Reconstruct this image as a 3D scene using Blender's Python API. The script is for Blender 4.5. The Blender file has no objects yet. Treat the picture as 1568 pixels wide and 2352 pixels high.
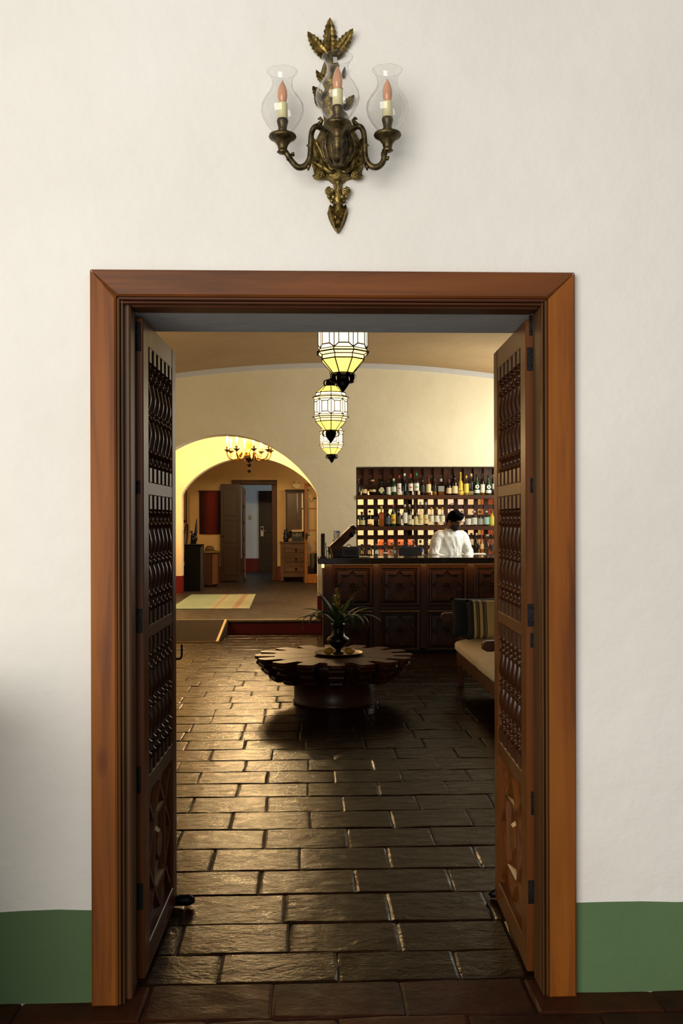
import bpy, bmesh, math, random
from math import sin, cos, pi, radians, sqrt
from mathutils import Vector, Matrix
random.seed(7)
scene = bpy.context.scene
col = scene.collection

# ---------------------------------------------------------------- camera
FPX, HZ, EYE, YAW = 2300.0, 1195.0, 1.525, radians(2.1)
CS, SN = cos(YAW), sin(YAW)
cd = bpy.data.cameras.new('camera')
cd.sensor_width = 36.0
cd.lens = FPX / 2352 * 36.0
cd.shift_y = (HZ - 1176.0) / 2352.0
cd.clip_start = 0.05
cd.clip_end = 200
cam = bpy.data.objects.new('camera', cd)
col.objects.link(cam)
cam.location = (0, 0, EYE)
cam.rotation_euler = (radians(90), radians(0.15), -YAW)
scene.camera = cam

# ---------------------------------------------------------------- world, large lights, exposure
scene.view_settings.view_transform = 'Standard'
scene.view_settings.look = 'None'
scene.view_settings.exposure = 0.0
scene.view_settings.gamma = 1.0
scene.view_settings.use_curve_mapping = False
w = bpy.data.worlds.new('world')
scene.world = w
w.use_nodes = True
w.node_tree.nodes['Background'].inputs[0].default_value = (0.95, 0.95, 0.95, 1)
w.node_tree.nodes['Background'].inputs[1].default_value = 0.30

def area_light(name, loc, target, sx, sy, energy, color):
    ld = bpy.data.lights.new(name, 'AREA')
    ld.shape = 'RECTANGLE'
    ld.size, ld.size_y = sx, sy
    ld.energy = energy
    ld.color = color
    o = bpy.data.objects.new(name, ld)
    col.objects.link(o)
    o.location = loc
    d = Vector(target) - Vector(loc)
    o.rotation_euler = d.to_track_quat('-Z', 'Y').to_euler()
    return o

def point_light(name, loc, energy, color, r=0.03):
    ld = bpy.data.lights.new(name, 'POINT')
    ld.energy = energy
    ld.color = color
    ld.shadow_soft_size = r
    o = bpy.data.objects.new(name, ld)
    col.objects.link(o)
    o.location = loc
    return o

# daylight through the openings the building has, plus one added warm fill
area_light('daylight_patio', (-2.3, -2.2, 2.3), (0.3, 3.2, 1.9), 4.2, 3.6, 318, (1.0, 0.96, 0.90))
area_light('daylight_bar_window', (3.5, 12.1, 2.4), (-0.5, 12.7, 2.1), 1.6, 1.4, 100, (1.0, 0.96, 0.84))
area_light('daylight_hall_window', (3.6, 16.3, 1.9), (-1.5, 16.3, 1.0), 1.5, 1.6, 95, (0.90, 0.95, 1.0))
area_light('warm_fill_left', (-3.3, 10.0, 2.3), (0.5, 13.6, 2.4), 1.6, 1.6, 60, (1.0, 0.70, 0.40))  # added warm fill for the bar room; the left wall has no opening
area_light('daylight_corridor', (1.7, 24.6, 2.2), (-1.0, 24.4, 0.9), 1.4, 1.8, 20, (0.82, 0.91, 1.0))

# ---------------------------------------------------------------- helpers
def PX(px, y):
    r = (px - 784.0) / FPX
    return y * (SN + r * CS) / (CS - r * SN)
def PZ(px, py, y):
    d = PX(px, y) * SN + y * CS
    return EYE - (py - HZ) * d / FPX
def P(px, py, y):
    return Vector((PX(px, y), y, PZ(px, py, y)))

def lin(c):
    return c / 12.92 if c <= 0.04045 else ((c + 0.055) / 1.055) ** 2.4
def rgb(h):
    return tuple(lin(int(h[i:i + 2], 16) / 255.0) for i in (0, 2, 4)) + (1.0,)

class MB:
    """collects shapes; build() links them as ONE mesh object"""
    def __init__(s):
        s.v, s.f, s.sm = [], [], []
    def add(s, vs, fs, smooth=False, M=None):
        b = len(s.v)
        for p in vs:
            p = Vector(p)
            s.v.append(tuple(M @ p) if M else tuple(p))
        for f in fs:
            s.f.append(tuple(b + i for i in f))
            s.sm.append(smooth)
        return s
    def box(s, x0, x1, y0, y1, z0, z1, M=None, bev=0.0):
        if bev <= 0:
            v = [(x0, y0, z0), (x1, y0, z0), (x1, y1, z0), (x0, y1, z0), (x0, y0, z1), (x1, y0, z1), (x1, y1, z1), (x0, y1, z1)]
            f = [(0, 3, 2, 1), (4, 5, 6, 7), (0, 1, 5, 4), (1, 2, 6, 5), (2, 3, 7, 6), (3, 0, 4, 7)]
            return s.add(v, f, False, M)
        b = min(bev, (x1 - x0) * .45, (y1 - y0) * .45, (z1 - z0) * .45)
        v, f = [], []
        X, Y, Z = (x0, x1), (y0, y1), (z0, z1)
        idx = {}
        for i in (0, 1):
            for j in (0, 1):
                for k in (0, 1):
                    sx, sy, sz = 1 - 2 * i, 1 - 2 * j, 1 - 2 * k
                    for a, (ox, oy, oz) in enumerate(((0, b, b), (b, 0, b), (b, b, 0))):
                        idx[i, j, k, a] = len(v)
                        v.append((X[i] + sx * ox, Y[j] + sy * oy, Z[k] + sz * oz))
        I = lambda *q: idx[q]
        for i in (0, 1):
            q = [I(i, 0, 0, 0), I(i, 1, 0, 0), I(i, 1, 1, 0), I(i, 0, 1, 0)]
            f.append(q if i else q[::-1])
            q = [I(0, i, 0, 1), I(1, i, 0, 1), I(1, i, 1, 1), I(0, i, 1, 1)]
            f.append(q[::-1] if i else q)
            q = [I(0, 0, i, 2), I(1, 0, i, 2), I(1, 1, i, 2), I(0, 1, i, 2)]
            f.append(q if i else q[::-1])
        for i in (0, 1):
            for j in (0, 1):
                f.append([I(i, j, 0, 0), I(i, j, 1, 0), I(i, j, 1, 1), I(i, j, 0, 1)])
                f.append([I(i, 0, j, 0), I(i, 1, j, 0), I(i, 1, j, 2), I(i, 0, j, 2)])
                f.append([I(0, i, j, 1), I(1, i, j, 1), I(1, i, j, 2), I(0, i, j, 2)])
                for k in (0, 1):
                    f.append([I(i, j, k, 0), I(i, j, k, 1), I(i, j, k, 2)])
        # orient outwards
        c = Vector(((x0 + x1) / 2, (y0 + y1) / 2, (z0 + z1) / 2))
        g = []
        for q in f:
            p = [Vector(v[t]) for t in q]
            n = (p[1] - p[0]).cross(p[2] - p[0])
            m = sum(p, Vector()) / len(p) - c
            g.append(q if n.dot(m) > 0 else q[::-1])
        return s.add(v, g, False, M)
    def lathe(s, prof, seg=16, M=None, smooth=True, cap=True, a0=0.0):
        """prof: list of (r, z) bottom to top"""
        v, f = [], []
        n = len(prof)
        for r, z in prof:
            for k in range(seg):
                a = a0 + 2 * pi * k / seg
                v.append((r * cos(a), r * sin(a), z))
        for i in range(n - 1):
            for k in range(seg):
                k2 = (k + 1) % seg
                f.append((i * seg + k, i * seg + k2, (i + 1) * seg + k2, (i + 1) * seg + k))
        if cap:
            f.append(tuple(range(seg))[::-1])
            f.append(tuple((n - 1) * seg + k for k in range(seg)))
        return s.add(v, f, smooth, M)
    def tube(s, pts, rad, seg=8, M=None, smooth=True, cap=True, flat=1.0):
        pts = [Vector(p) for p in pts]
        n = len(pts)
        if not hasattr(rad, '__len__'):
            rad = [rad] * n
        v, f = [], []
        up = Vector((0, 0, 1))
        t0 = (pts[1] - pts[0]).normalized()
        if abs(t0.dot(up)) > .95:
            up = Vector((0, 1, 0))
        nrm = (up - t0 * up.dot(t0)).normalized()
        for i in range(n):
            t = (pts[min(i + 1, n - 1)] - pts[max(i - 1, 0)]).normalized()
            nrm = (nrm - t * nrm.dot(t)).normalized()
            b = t.cross(nrm)
            for k in range(seg):
                a = 2 * pi * k / seg
                v.append(pts[i] + nrm * (cos(a) * rad[i]) + b * (sin(a) * rad[i] * flat))
        for i in range(n - 1):
            for k in range(seg):
                k2 = (k + 1) % seg
                f.append((i * seg + k, i * seg + k2, (i + 1) * seg + k2, (i + 1) * seg + k))
        if cap:
            f.append(tuple(range(seg))[::-1])
            f.append(tuple((n - 1) * seg + k for k in range(seg)))
        return s.add(v, f, smooth, M)
    def ell(s, c, r, seg=14, rings=8, M=None, R=None):
        v, f = [], []
        c = Vector(c)
        for i in range(rings + 1):
            th = pi * i / rings
            for k in range(seg):
                a = 2 * pi * k / seg
                p = Vector((r[0] * sin(th) * cos(a), r[1] * sin(th) * sin(a), -r[2] * cos(th)))
                if R:
                    p = R @ p
                v.append(c + p)
        for i in range(rings):
            for k in range(seg):
                k2 = (k + 1) % seg
                f.append((i * seg + k, i * seg + k2, (i + 1) * seg + k2, (i + 1) * seg + k))
        return s.add(v, f, True, M)
    def prism(s, out, a, b, axis='z', M=None, smooth=False):
        """outline (list of 2D pts) extruded between a and b along axis. y: pts are (x,z); x: pts are (y,z)"""
        n = len(out)
        mk = {'z': lambda p, t: (p[0], p[1], t), 'y': lambda p, t: (p[0], t, p[1]), 'x': lambda p, t: (t, p[0], p[1])}[axis]
        v = [mk(p, a) for p in out] + [mk(p, b) for p in out]
        f = [tuple(range(n)), tuple(range(2 * n - 1, n - 1, -1))]
        for i in range(n):
            j = (i + 1) % n
            f.append((i, i + n, j + n, j))
        return s.add(v, f, smooth, M)
    def loft(s, rings, M=None, smooth=True, cap=True):
        """rings: list of lists of equal length"""
        n = len(rings[0])
        v = [p for r in rings for p in r]
        f = []
        for i in range(len(rings) - 1):
            for k in range(n):
                k2 = (k + 1) % n
                f.append((i * n + k, i * n + k2, (i + 1) * n + k2, (i + 1) * n + k))
        if cap:
            f.append(tuple(range(n))[::-1])
            f.append(tuple((len(rings) - 1) * n + k for k in range(n)))
        return s.add(v, f, smooth, M)
    def mesh(s, name, fix=True):
        me = bpy.data.meshes.new(name)
        me.from_pydata(s.v, [], s.f)
        me.polygons.foreach_set('use_smooth', s.sm)
        if fix:
            bm = bmesh.new()
            bm.from_mesh(me)
            bmesh.ops.recalc_face_normals(bm, faces=bm.faces)
            bm.to_mesh(me)
            bm.free()
        me.update()
        return me
    def build(s, name, mat, parent=None, fix=True, off=None):
        if off is not None:
            o3 = Vector(off)
            s.v = [tuple(Vector(p) - o3) for p in s.v]
        return link(name, s.mesh(name, fix), mat, parent)

def link(name, me, mat=None, parent=None):
    if mat is not None and not me.materials:
        me.materials.append(mat)
    o = bpy.data.objects.new(name, me)
    col.objects.link(o)
    if parent is not None:
        o.parent = parent
    return o

def inst(src, parent, loc=(0, 0, 0), rz=0.0, scale=(1, 1, 1), name=None):
    o = src.copy()
    if name:
        o.name = name
    col.objects.link(o)
    o.parent = parent
    o.location = loc
    o.rotation_euler = (0, 0, rz)
    o.scale = scale
    return o

def thing(name, label, cat, loc=(0, 0, 0), rz=0.0, group=None, kind=None):
    o = bpy.data.objects.new(name, None)
    o.empty_display_size = 0.1
    col.objects.link(o)
    o.location = loc
    o.rotation_euler = (0, 0, rz)
    return tag(o, label, cat, group, kind)
def tag(o, label=None, cat=None, group=None, kind=None):
    if label: o['label'] = label
    if cat: o['category'] = cat
    if group: o['group'] = group
    if kind: o['kind'] = kind
    return o
def struct(o, label=None):
    o['kind'] = 'structure'
    if label: o['label'] = label
    return o

# ---------------------------------------------------------------- materials
def newmat(name):
    m = bpy.data.materials.new(name)
    m.use_nodes = True
    nt = m.node_tree
    b = nt.nodes['Principled BSDF']
    return m, nt, b
def N(nt, t, **kw):
    n = nt.nodes.new(t)
    for k, v in kw.items():
        setattr(n, k, v)
    return n
def setin(n, **kw):
    for k, v in kw.items():
        n.inputs[k.replace('_', ' ')].default_value = v
def ramp(nt, stops):
    r = N(nt, 'ShaderNodeValToRGB')
    e = r.color_ramp.elements
    while len(e) < len(stops):
        e.new(0.5)
    for i, (p, c) in enumerate(stops):
        e[i].position = p
        e[i].color = c if len(c) == 4 else tuple(c) + (1,)
    return r
def coords(nt, scale, kind='Object', rot=(0, 0, 0)):
    tc = N(nt, 'ShaderNodeTexCoord')
    mp = N(nt, 'ShaderNodeMapping')
    mp.inputs['Scale'].default_value = scale
    mp.inputs['Rotation'].default_value = rot
    nt.links.new(tc.outputs[kind], mp.inputs[0])
    return mp.outputs[0]
def noise(nt, vec, scale, detail=4, rough=.55, dist=0.0):
    n = N(nt, 'ShaderNodeTexNoise')
    setin(n, Scale=scale, Detail=detail, Roughness=rough, Distortion=dist)
    if vec is not None:
        nt.links.new(vec, n.inputs['Vector'])
    return n
def bump(nt, b, h, strength, dist=0.01, prev=None):
    n = N(nt, 'ShaderNodeBump')
    setin(n, Strength=strength, Distance=dist)
    nt.links.new(h, n.inputs['Height'])
    if prev is not None:
        nt.links.new(prev.outputs[0], n.inputs['Normal'])
    nt.links.new(n.outputs[0], b.inputs['Normal'])
    return n

def simple(name, c, rough=.5, metal=0.0, spec=.5, var=0.0, vs=20.0, bmp=0.0, bs=60.0):
    m, nt, b = newmat(name)
    setin(b, Roughness=rough, Metallic=metal)
    b.inputs['Specular IOR Level'].default_value = spec
    c = rgb(c) if isinstance(c, str) else c
    b.inputs['Base Color'].default_value = c
    if var > 0:
        vec = coords(nt, (1, 1, 1))
        n = noise(nt, vec, vs, 5)
        lo = tuple(max(0, x * (1 - var)) for x in c[:3])
        hi = tuple(min(1, x * (1 + var)) for x in c[:3])
        r = ramp(nt, [(.3, lo), (.7, hi)])
        nt.links.new(n.outputs[0], r.inputs[0])
        nt.links.new(r.outputs[0], b.inputs['Base Color'])
    if bmp > 0:
        vec = coords(nt, (1, 1, 1))
        n = noise(nt, vec, bs, 4)
        bump(nt, b, n.outputs[0], bmp)
    return m

def plaster(name, c, c2, bmp=.25, rough=.85):
    m, nt, b = newmat(name)
    vec = coords(nt, (1, 1, 1))
    n1 = noise(nt, vec, 1.3, 6, .6)
    r = ramp(nt, [(.3, rgb(c2)), (.7, rgb(c))])
    nt.links.new(n1.outputs[0], r.inputs[0])
    nt.links.new(r.outputs[0], b.inputs['Base Color'])
    setin(b, Roughness=rough)
    b.inputs['Specular IOR Level'].default_value = .25
    n2 = noise(nt, vec, 7.0, 5, .55)
    n3 = noise(nt, coords(nt, (1, 1, 2.5)), 30.0, 3, .5)
    p = bump(nt, b, n2.outputs[0], bmp, .03)
    bump(nt, b, n3.outputs[0], bmp * .5, .005, p)
    return m

def wood(name, c1, c2, axis='z', rough=.4, scale=1.0, knots=True, bmp=.12, c3=None, coat=0.0, spec=.28):
    """grain runs along axis"""
    m, nt, b = newmat(name)
    st = {'x': (.06, 1, 1), 'y': (1, .06, 1), 'z': (1, 1, .06)}[axis]
    st2 = {'x': (.35, 1, 1), 'y': (1, .35, 1), 'z': (1, 1, .35)}[axis]
    vec = coords(nt, tuple(x * scale for x in st))
    n1 = noise(nt, vec, 14, 6, .6, .6)
    r = ramp(nt, [(.28, rgb(c2)), (.5, rgb(c1)), (.75, rgb(c3 or c1))])
    nt.links.new(n1.outputs[0], r.inputs[0])
    out = r.outputs[0]
    # broad tone drift
    n2 = noise(nt, coords(nt, tuple(x * scale for x in st2)), 2.6, 3, .5)
    mx = N(nt, 'ShaderNodeMixRGB', blend_type='MULTIPLY')
    r2 = ramp(nt, [(.3, (.62, .55, .5)), (.65, (1, 1, 1))])
    nt.links.new(n2.outputs[0], r2.inputs[0])
    mx.inputs[0].default_value = .75
    nt.links.new(out, mx.inputs[1])
    nt.links.new(r2.outputs[0], mx.inputs[2])
    out = mx.outputs[0]
    if knots:
        vo = N(nt, 'ShaderNodeTexVoronoi')
        vo.inputs['Scale'].default_value = 2.2 * scale
        vo.inputs['Randomness'].default_value = 1.0
        nt.links.new(coords(nt, {'x': (.6, 1.6, 1.6), 'y': (1.6, .6, 1.6), 'z': (1.6, 1.6, .6)}[axis]), vo.inputs['Vector'])
        r3 = ramp(nt, [(.0, (.25, .16, .12)), (.05, (.45, .34, .26)), (.1, (1, 1, 1))])
        nt.links.new(vo.outputs['Distance'], r3.inputs[0])
        m3 = N(nt, 'ShaderNodeMixRGB', blend_type='MULTIPLY')
        m3.inputs[0].default_value = .9
        nt.links.new(out, m3.inputs[1])
        nt.links.new(r3.outputs[0], m3.inputs[2])
        out = m3.outputs[0]
    nt.links.new(out, b.inputs['Base Color'])
    setin(b, Roughness=rough)
    b.inputs['Specular IOR Level'].default_value = spec
    if coat:
        b.inputs['Coat Weight'].default_value = coat
        b.inputs['Coat Roughness'].default_value = .2
    bump(nt, b, n1.outputs[0], bmp, .004)
    return m

def thin_glass(name, tint=(.97, .98, .98, 1), rough=0.02, ior=1.45, boost=1.0):
    """thin clear glass: tinted see-through plus fresnel reflection"""
    m = bpy.data.materials.new(name)
    m.use_nodes = True
    nt = m.node_tree
    nt.nodes.clear()
    o = N(nt, 'ShaderNodeOutputMaterial')
    tr = N(nt, 'ShaderNodeBsdfTransparent')
    tr.inputs[0].default_value = tint
    gl = N(nt, 'ShaderNodeBsdfGlossy')
    gl.inputs['Roughness'].default_value = rough
    lw = N(nt, 'ShaderNodeLayerWeight')
    lw.inputs[0].default_value = .5
    pw = N(nt, 'ShaderNodeMath', operation='POWER')
    pw.inputs[1].default_value = 3.5
    mx = N(nt, 'ShaderNodeMixShader')
    mt = N(nt, 'ShaderNodeMath', operation='MULTIPLY_ADD', use_clamp=True)
    mt.inputs[1].default_value = .5 * boost
    mt.inputs[2].default_value = .035 * boost
    nt.links.new(lw.outputs['Facing'], pw.inputs[0])
    nt.links.new(pw.outputs[0], mt.inputs[0])
    nt.links.new(mt.outputs[0], mx.inputs[0])
    nt.links.new(tr.outputs[0], mx.inputs[1])
    nt.links.new(gl.outputs[0], mx.inputs[2])
    nt.links.new(mx.outputs[0], o.inputs[0])
    return m

def emit(name, c, s):
    m, nt, b = newmat(name)
    b.inputs['Base Color'].default_value = c
    b.inputs['Emission Color'].default_value = c
    b.inputs['Emission Strength'].default_value = s
    b.inputs['Roughness'].default_value = .4
    return m

def brass(name, hi, lo, rough=.42):
    m, nt, b = newmat(name)
    vec = coords(nt, (1, 1, 1))
    n = noise(nt, vec, 45, 5, .6)
    r = ramp(nt, [(.35, rgb(lo)), (.62, rgb(hi))])
    nt.links.new(n.outputs[0], r.inputs[0])
    nt.links.new(r.outputs[0], b.inputs['Base Color'])
    setin(b, Roughness=rough, Metallic=.85)
    bump(nt, b, noise(nt, vec, 120, 3).outputs[0], .35, .004)
    return m

def fired_tile(name, ca, cb, rough0=.22, rough1=.5, bs=1.0):
    """hand-made fired clay pavers, worn shiny"""
    m, nt, b = newmat(name)
    vec = coords(nt, (1, 1, 1), 'Object')
    oi = N(nt, 'ShaderNodeObjectInfo')
    geo = N(nt, 'ShaderNodeNewGeometry')
    n1 = noise(nt, geo.outputs['Position'], 5.0, 6, .65)
    r = ramp(nt, [(.3, rgb(ca)), (.7, rgb(cb))])
    ad = N(nt, 'ShaderNodeMath', operation='MULTIPLY_ADD')
    ad.inputs[1].default_value = .3
    nt.links.new(oi.outputs['Random'], ad.inputs[0])
    sb = N(nt, 'ShaderNodeMath', operation='SUBTRACT')
    nt.links.new(n1.outputs[0], sb.inputs[0])
    sb.inputs[1].default_value = .15
    nt.links.new(sb.outputs[0], ad.inputs[2])
    nt.links.new(ad.outputs[0], r.inputs[0])
    nt.links.new(r.outputs[0], b.inputs['Base Color'])
    n2 = noise(nt, geo.outputs['Position'], 9.0, 4, .6)
    mr = N(nt, 'ShaderNodeMapRange')
    setin(mr, From_Min=.3, From_Max=.7, To_Min=rough0, To_Max=rough1)
    nt.links.new(n2.outputs[0], mr.inputs[0])
    nt.links.new(mr.outputs[0], b.inputs['Roughness'])
    mp = N(nt, 'ShaderNodeMapping')
    mp.inputs['Scale'].default_value = (1, 1.5, 1)
    nt.links.new(geo.outputs['Position'], mp.inputs[0])
    n3 = noise(nt, mp.outputs[0], 11.0, 6, .62, .3)
    n4 = noise(nt, mp.outputs[0], 48.0, 4, .6)
    b.inputs['Specular IOR Level'].default_value = .1
    p = bump(nt, b, n3.outputs[0], .40 * bs, .012)
    bump(nt, b, n4.outputs[0], .30 * bs, .003, p)
    return m

M = {}
M['plaster_front'] = plaster('white plaster', 'EDE9E0', 'E4DFD4')
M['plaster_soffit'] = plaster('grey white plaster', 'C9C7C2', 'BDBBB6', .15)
M['plaster_bar'] = plaster('cream plaster', 'E6DDC0', 'DCD2B2', .2)
M['plaster_hall'] = plaster('warm cream plaster', 'E8D8B4', 'DDCBA4', .2)
M['plaster_far'] = plaster('ochre cream plaster', 'D9BE8C', 'CEB17E', .2)
M['plaster_cool'] = plaster('cool white plaster', 'D3D8DA', 'C8CED0', .1)
M['ceiling_bar'] = plaster('tan plaster', 'B59A72', 'A98E68', .15)
M['green_paint'] = plaster('green dado paint', '5F7850', '546C47', .15, .6)
M['red_paint'] = plaster('oxblood dado paint', '6B1C17', '5B1512', .1, .5)
M['mortar'] = simple('mortar', '17110A', .7, var=.3, bmp=.3)
M['tile_bar'] = fired_tile('glazed clay pavers', '170D05', '28180A', .13, .28, 1.35)
M['tile_front'] = fired_tile('red clay pavers', '24110A', '43210F', .38, .6)
M['tile_hall'] = fired_tile('grey brown pavers', '2A2624', '423E3A', .34, .5, .5)
M['casing_v'] = wood('oiled casing wood upright', '8A4C0C', '5C2E06', 'z', .55, 1.0, True, .1, '9A5E16', .0)
M['casing_h'] = wood('oiled casing wood level', '743F12', '4E2A0B', 'x', .5, 1.0, True, .1, '824A18', .0)
M['frame_v'] = wood('dark frame wood upright', '5A3A1C', '3A2410', 'z', .42, 1.0, False)
M['frame_h'] = wood('dark frame wood level', '5A3420', '3A2012', 'x', .42, 1.0, False)
M['door_v'] = wood('door wood upright', '643510', '421F09', 'z', .36, 1.2, False, .08, '6E3E12', .0)
M['door_y'] = wood('door wood level', '643510', '421F09', 'y', .36, 1.2, False, .08, '6E3E12', .0)
M['spindle'] = wood('turned wood', '40200B', '261106', 'z', .34, 1.2, False, .06, '4A270D', .08)
M['iron'] = simple('wrought iron', '1B1A18', .5, .6, .4, .4, 30, .2)
M['black_iron'] = simple('black iron', '0C0A09', .45, .7, .4)
# ================================================================ front wall and doorway
YW = 3.2
YC = 3.165                                  # face of the casing
XO_L, XO_R = PX(207, YC), PX(1322, YC)      # outside of the casing
XI_L, XI_R = PX(267, YC), PX(1261, YC)      # inside of the casing
XS_L, XS_R = PX(300, YW), PX(1240, YW)      # inside of the frame
ZC = PZ(784, 621.5, YC)                     # top of the casing
ZI = PZ(784, 682, YC)
ZS = PZ(784, 706, YW)
YB = 3.58                                   # back of the wall
XR_L, XR_R = XS_L - .045, XS_R + .045       # masonry opening
ZR = PZ(784, 762, YB)

m = MB()
m.box(-3.4, XR_L, YW, YB, -.02, 4.3)
m.box(XR_R, 3.6, YW, YB, -.02, 4.3)
wall_front = struct(m.build('wall_front', M['plaster_front']), 'white plastered wall around the double doorway')
m = MB()
m.box(XR_L, XR_R, YW, YB, ZS + .03, 4.3)
m.build('wall_over_door', M['plaster_front'], wall_front)
m = MB()
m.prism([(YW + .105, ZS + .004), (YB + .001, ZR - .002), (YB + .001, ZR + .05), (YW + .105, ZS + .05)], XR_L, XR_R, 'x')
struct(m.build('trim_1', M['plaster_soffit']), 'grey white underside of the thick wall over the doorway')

def dado(name, x0, x1, zpx, side):
    n = 24
    v, f = [], []
    for i in range(n + 1):
        x = x0 + (x1 - x0) * i / n
        z = zpx + .003 * sin(i * 1.7) + .002 * sin(i * 4.1)
        v += [(x, YW - .003, 0), (x, YW - .003, z), (x, YW, z), (x, YW, 0)]
    for i in range(n):
        a, b = i * 4, i * 4 + 4
        f += [(a, b, b + 1, a + 1), (a + 1, b + 1, b + 2, a + 2)]
    m = MB().add(v, f)
    return struct(m.build(name, M['green_paint']), 'dark green painted band along the foot of the white wall, ' + side)
dado('baseboard_left', -3.4, XO_L + .004, PZ(100, 2090, YW), 'left of the doorway')
dado('baseboard_right', XO_R - .004, 3.6, PZ(1450, 2073, YW), 'right of the doorway')

m = MB()
m.box(-1.9, -1.0, 2.1, 2.9, -.02, 1.08, bev=.01)  # added out of view, only to shade the lower left of the wall
struct(m.build('shade_block_left', M['plaster_front']), 'added unseen block that shades the wall left of the doorway')
# casing: three mitred boards, an inner frame with beads
cas = struct(thing('trim_2', 'orange brown oiled wooden door casing with mitred corners', None))
def mitre(pts, y0, y1, name, mat, bev=.006):
    """board given by four (x,z) corners with a small arris on the face"""
    c = Vector((sum(p[0] for p in pts) / 4, sum(p[1] for p in pts) / 4))
    inner = []
    for p in pts:
        d = Vector((c[0] - p[0], c[1] - p[1]))
        inner.append((p[0] + math.copysign(min(bev, abs(d[0])), d[0]), p[1] + math.copysign(min(bev, abs(d[1])), d[1])))
    v = [(p[0], y1, p[1]) for p in pts] + [(p[0], y0 + bev, p[1]) for p in pts] + [(p[0], y0, p[1]) for p in inner]
    f = [(0, 1, 2, 3)]
    for i in range(4):
        j = (i + 1) % 4
        f += [(i, j, j + 4, i + 4), (i + 4, j + 4, j + 8, i + 8)]
    f.append((8, 9, 10, 11))
    return MB().add(v, f).build(name, mat, cas)
g = .0012
mitre([(XO_L, 0), (XI_L, 0), (XI_L, ZI - g), (XO_L, ZC - g)], YC, YW + .02, 'jamb_board', M['casing_v'])
mitre([(XO_R, 0), (XI_R, 0), (XI_R, ZI - g), (XO_R, ZC - g)], YC, YW + .02, 'jamb_board', M['casing_v'])
mitre([(XO_L + g, ZC), (XI_L + g, ZI), (XI_R - g, ZI), (XO_R - g, ZC)], YC, YW + .02, 'head_board', M['casing_h'])
# beads and inner frame
for (xa, xb, s) in ((XI_L, XS_L, 1), (XI_R, XS_R, -1)):
    m = MB()
    m.box(min(xa, xa + s * .010), max(xa, xa + s * .010), YC + .008, YW + .02, 0, ZI, bev=.004)
    m.box(min(xa + s * .013, xa + s * .020), max(xa + s * .013, xa + s * .020), YC + .014, YW + .02, 0, ZI - .01, bev=.003)
    m.build('bead', M['frame_v'], cas)
    m = MB()
    m.box(min(xa, xb), max(xa, xb), YW + .005, YW + .105, 0, ZI, bev=.006)
    m.build('jamb_frame', M['frame_v'], cas)
m = MB()
m.box(XI_L, XI_R, YC + .008, YW + .02, ZI - .010, ZI, bev=.004)
m.box(XI_L + .01, XI_R - .01, YC + .014, YW + .02, ZI - .020, ZI - .013, bev=.003)
m.build('bead', M['frame_h'], cas)
m = MB()
m.box(XS_L, XS_R, YW + .005, YW + .105, ZS, ZI - .004, bev=.006)
m.build('head_frame', M['frame_h'], cas)
# reveal lining behind the doors is plaster
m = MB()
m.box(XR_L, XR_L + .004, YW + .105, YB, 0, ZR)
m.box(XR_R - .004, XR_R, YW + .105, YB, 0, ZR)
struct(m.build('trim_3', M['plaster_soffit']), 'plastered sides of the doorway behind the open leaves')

# ================================================================ floors
fl = MB()
fl.box(-3.4, 3.6, 1.2, 13.65, -.10, -.0075)
floor = struct(fl.build('floor', M['mortar']), 'dark floor of worn clay pavers')

def paver_mesh(i, L, W):
    rnd = random.Random(100 + i)
    nx, ny = 5, 4
    v, f = [], []
    bz = .006
    for j in range(ny + 1):
        for k in range(nx + 1):
            x = (k / nx - .5) * L
            y = (j / ny - .5) * W
            edge = (k in (0, nx)) + (j in (0, ny))
            z = rnd.uniform(-.0016, .0016) - (.0030 if edge == 1 else .005 if edge == 2 else 0)
            if edge:
                x += rnd.uniform(-.003, .003)
                y += rnd.uniform(-.003, .003)
            else:
                pass
            v.append((x, y, z))
    # bring the second ring close to the edge so the arris is narrow
    for j in range(ny + 1):
        for k in range(nx + 1):
            x, y, z = v[j * (nx + 1) + k]
            if k == 1: x = -L / 2 + .010
            if k == nx - 1: x = L / 2 - .010
            if j == 1: y = -W / 2 + .010
            if j == ny - 1: y = W / 2 - .010
            v[j * (nx + 1) + k] = (x, y, z)
    # worn field smooth, arris and sides with their own corners so the edge stays crisp
    inner = {}
    mb = MB()
    vi, fi = [], []
    for j in range(1, ny):
        for k in range(1, nx):
            inner[j, k] = len(vi)
            vi.append(v[j * (nx + 1) + k])
    for j in range(1, ny - 1):
        for k in range(1, nx - 1):
            fi.append((inner[j, k], inner[j, k + 1], inner[j + 1, k + 1], inner[j + 1, k]))
    mb.add(vi, fi, True)
    for j in range(ny):
        for k in range(nx):
            if 0 < j < ny - 1 and 0 < k < nx - 1:
                continue
            a = j * (nx + 1) + k
            f.append((a, a + 1, a + nx + 2, a + nx + 1))
    border = [k for k in range(nx + 1)] + [j * (nx + 1) + nx for j in range(1, ny + 1)] + [ny * (nx + 1) + k for k in range(nx - 1, -1, -1)] + [j * (nx + 1) for j in range(ny - 1, 0, -1)]
    b0 = len(v)
    for t in border:
        v.append((v[t][0], v[t][1], -.03))
    n = len(border)
    for q in range(n):
        f.append((border[q], b0 + q, b0 + (q + 1) % n, border[(q + 1) % n]))
    mb.add(v, f, False)
    return mb.mesh('paver', False)
TL, TW = .395, .279
variants = [paver_mesh(i, TL, TW) for i in range(6)]
for me in variants:
    me.materials.append(M['tile_bar'])
variants_f = [me.copy() for me in variants[:4]]
for me in variants_f:
    me.materials.clear()
    me.materials.append(M['tile_front'])

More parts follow.
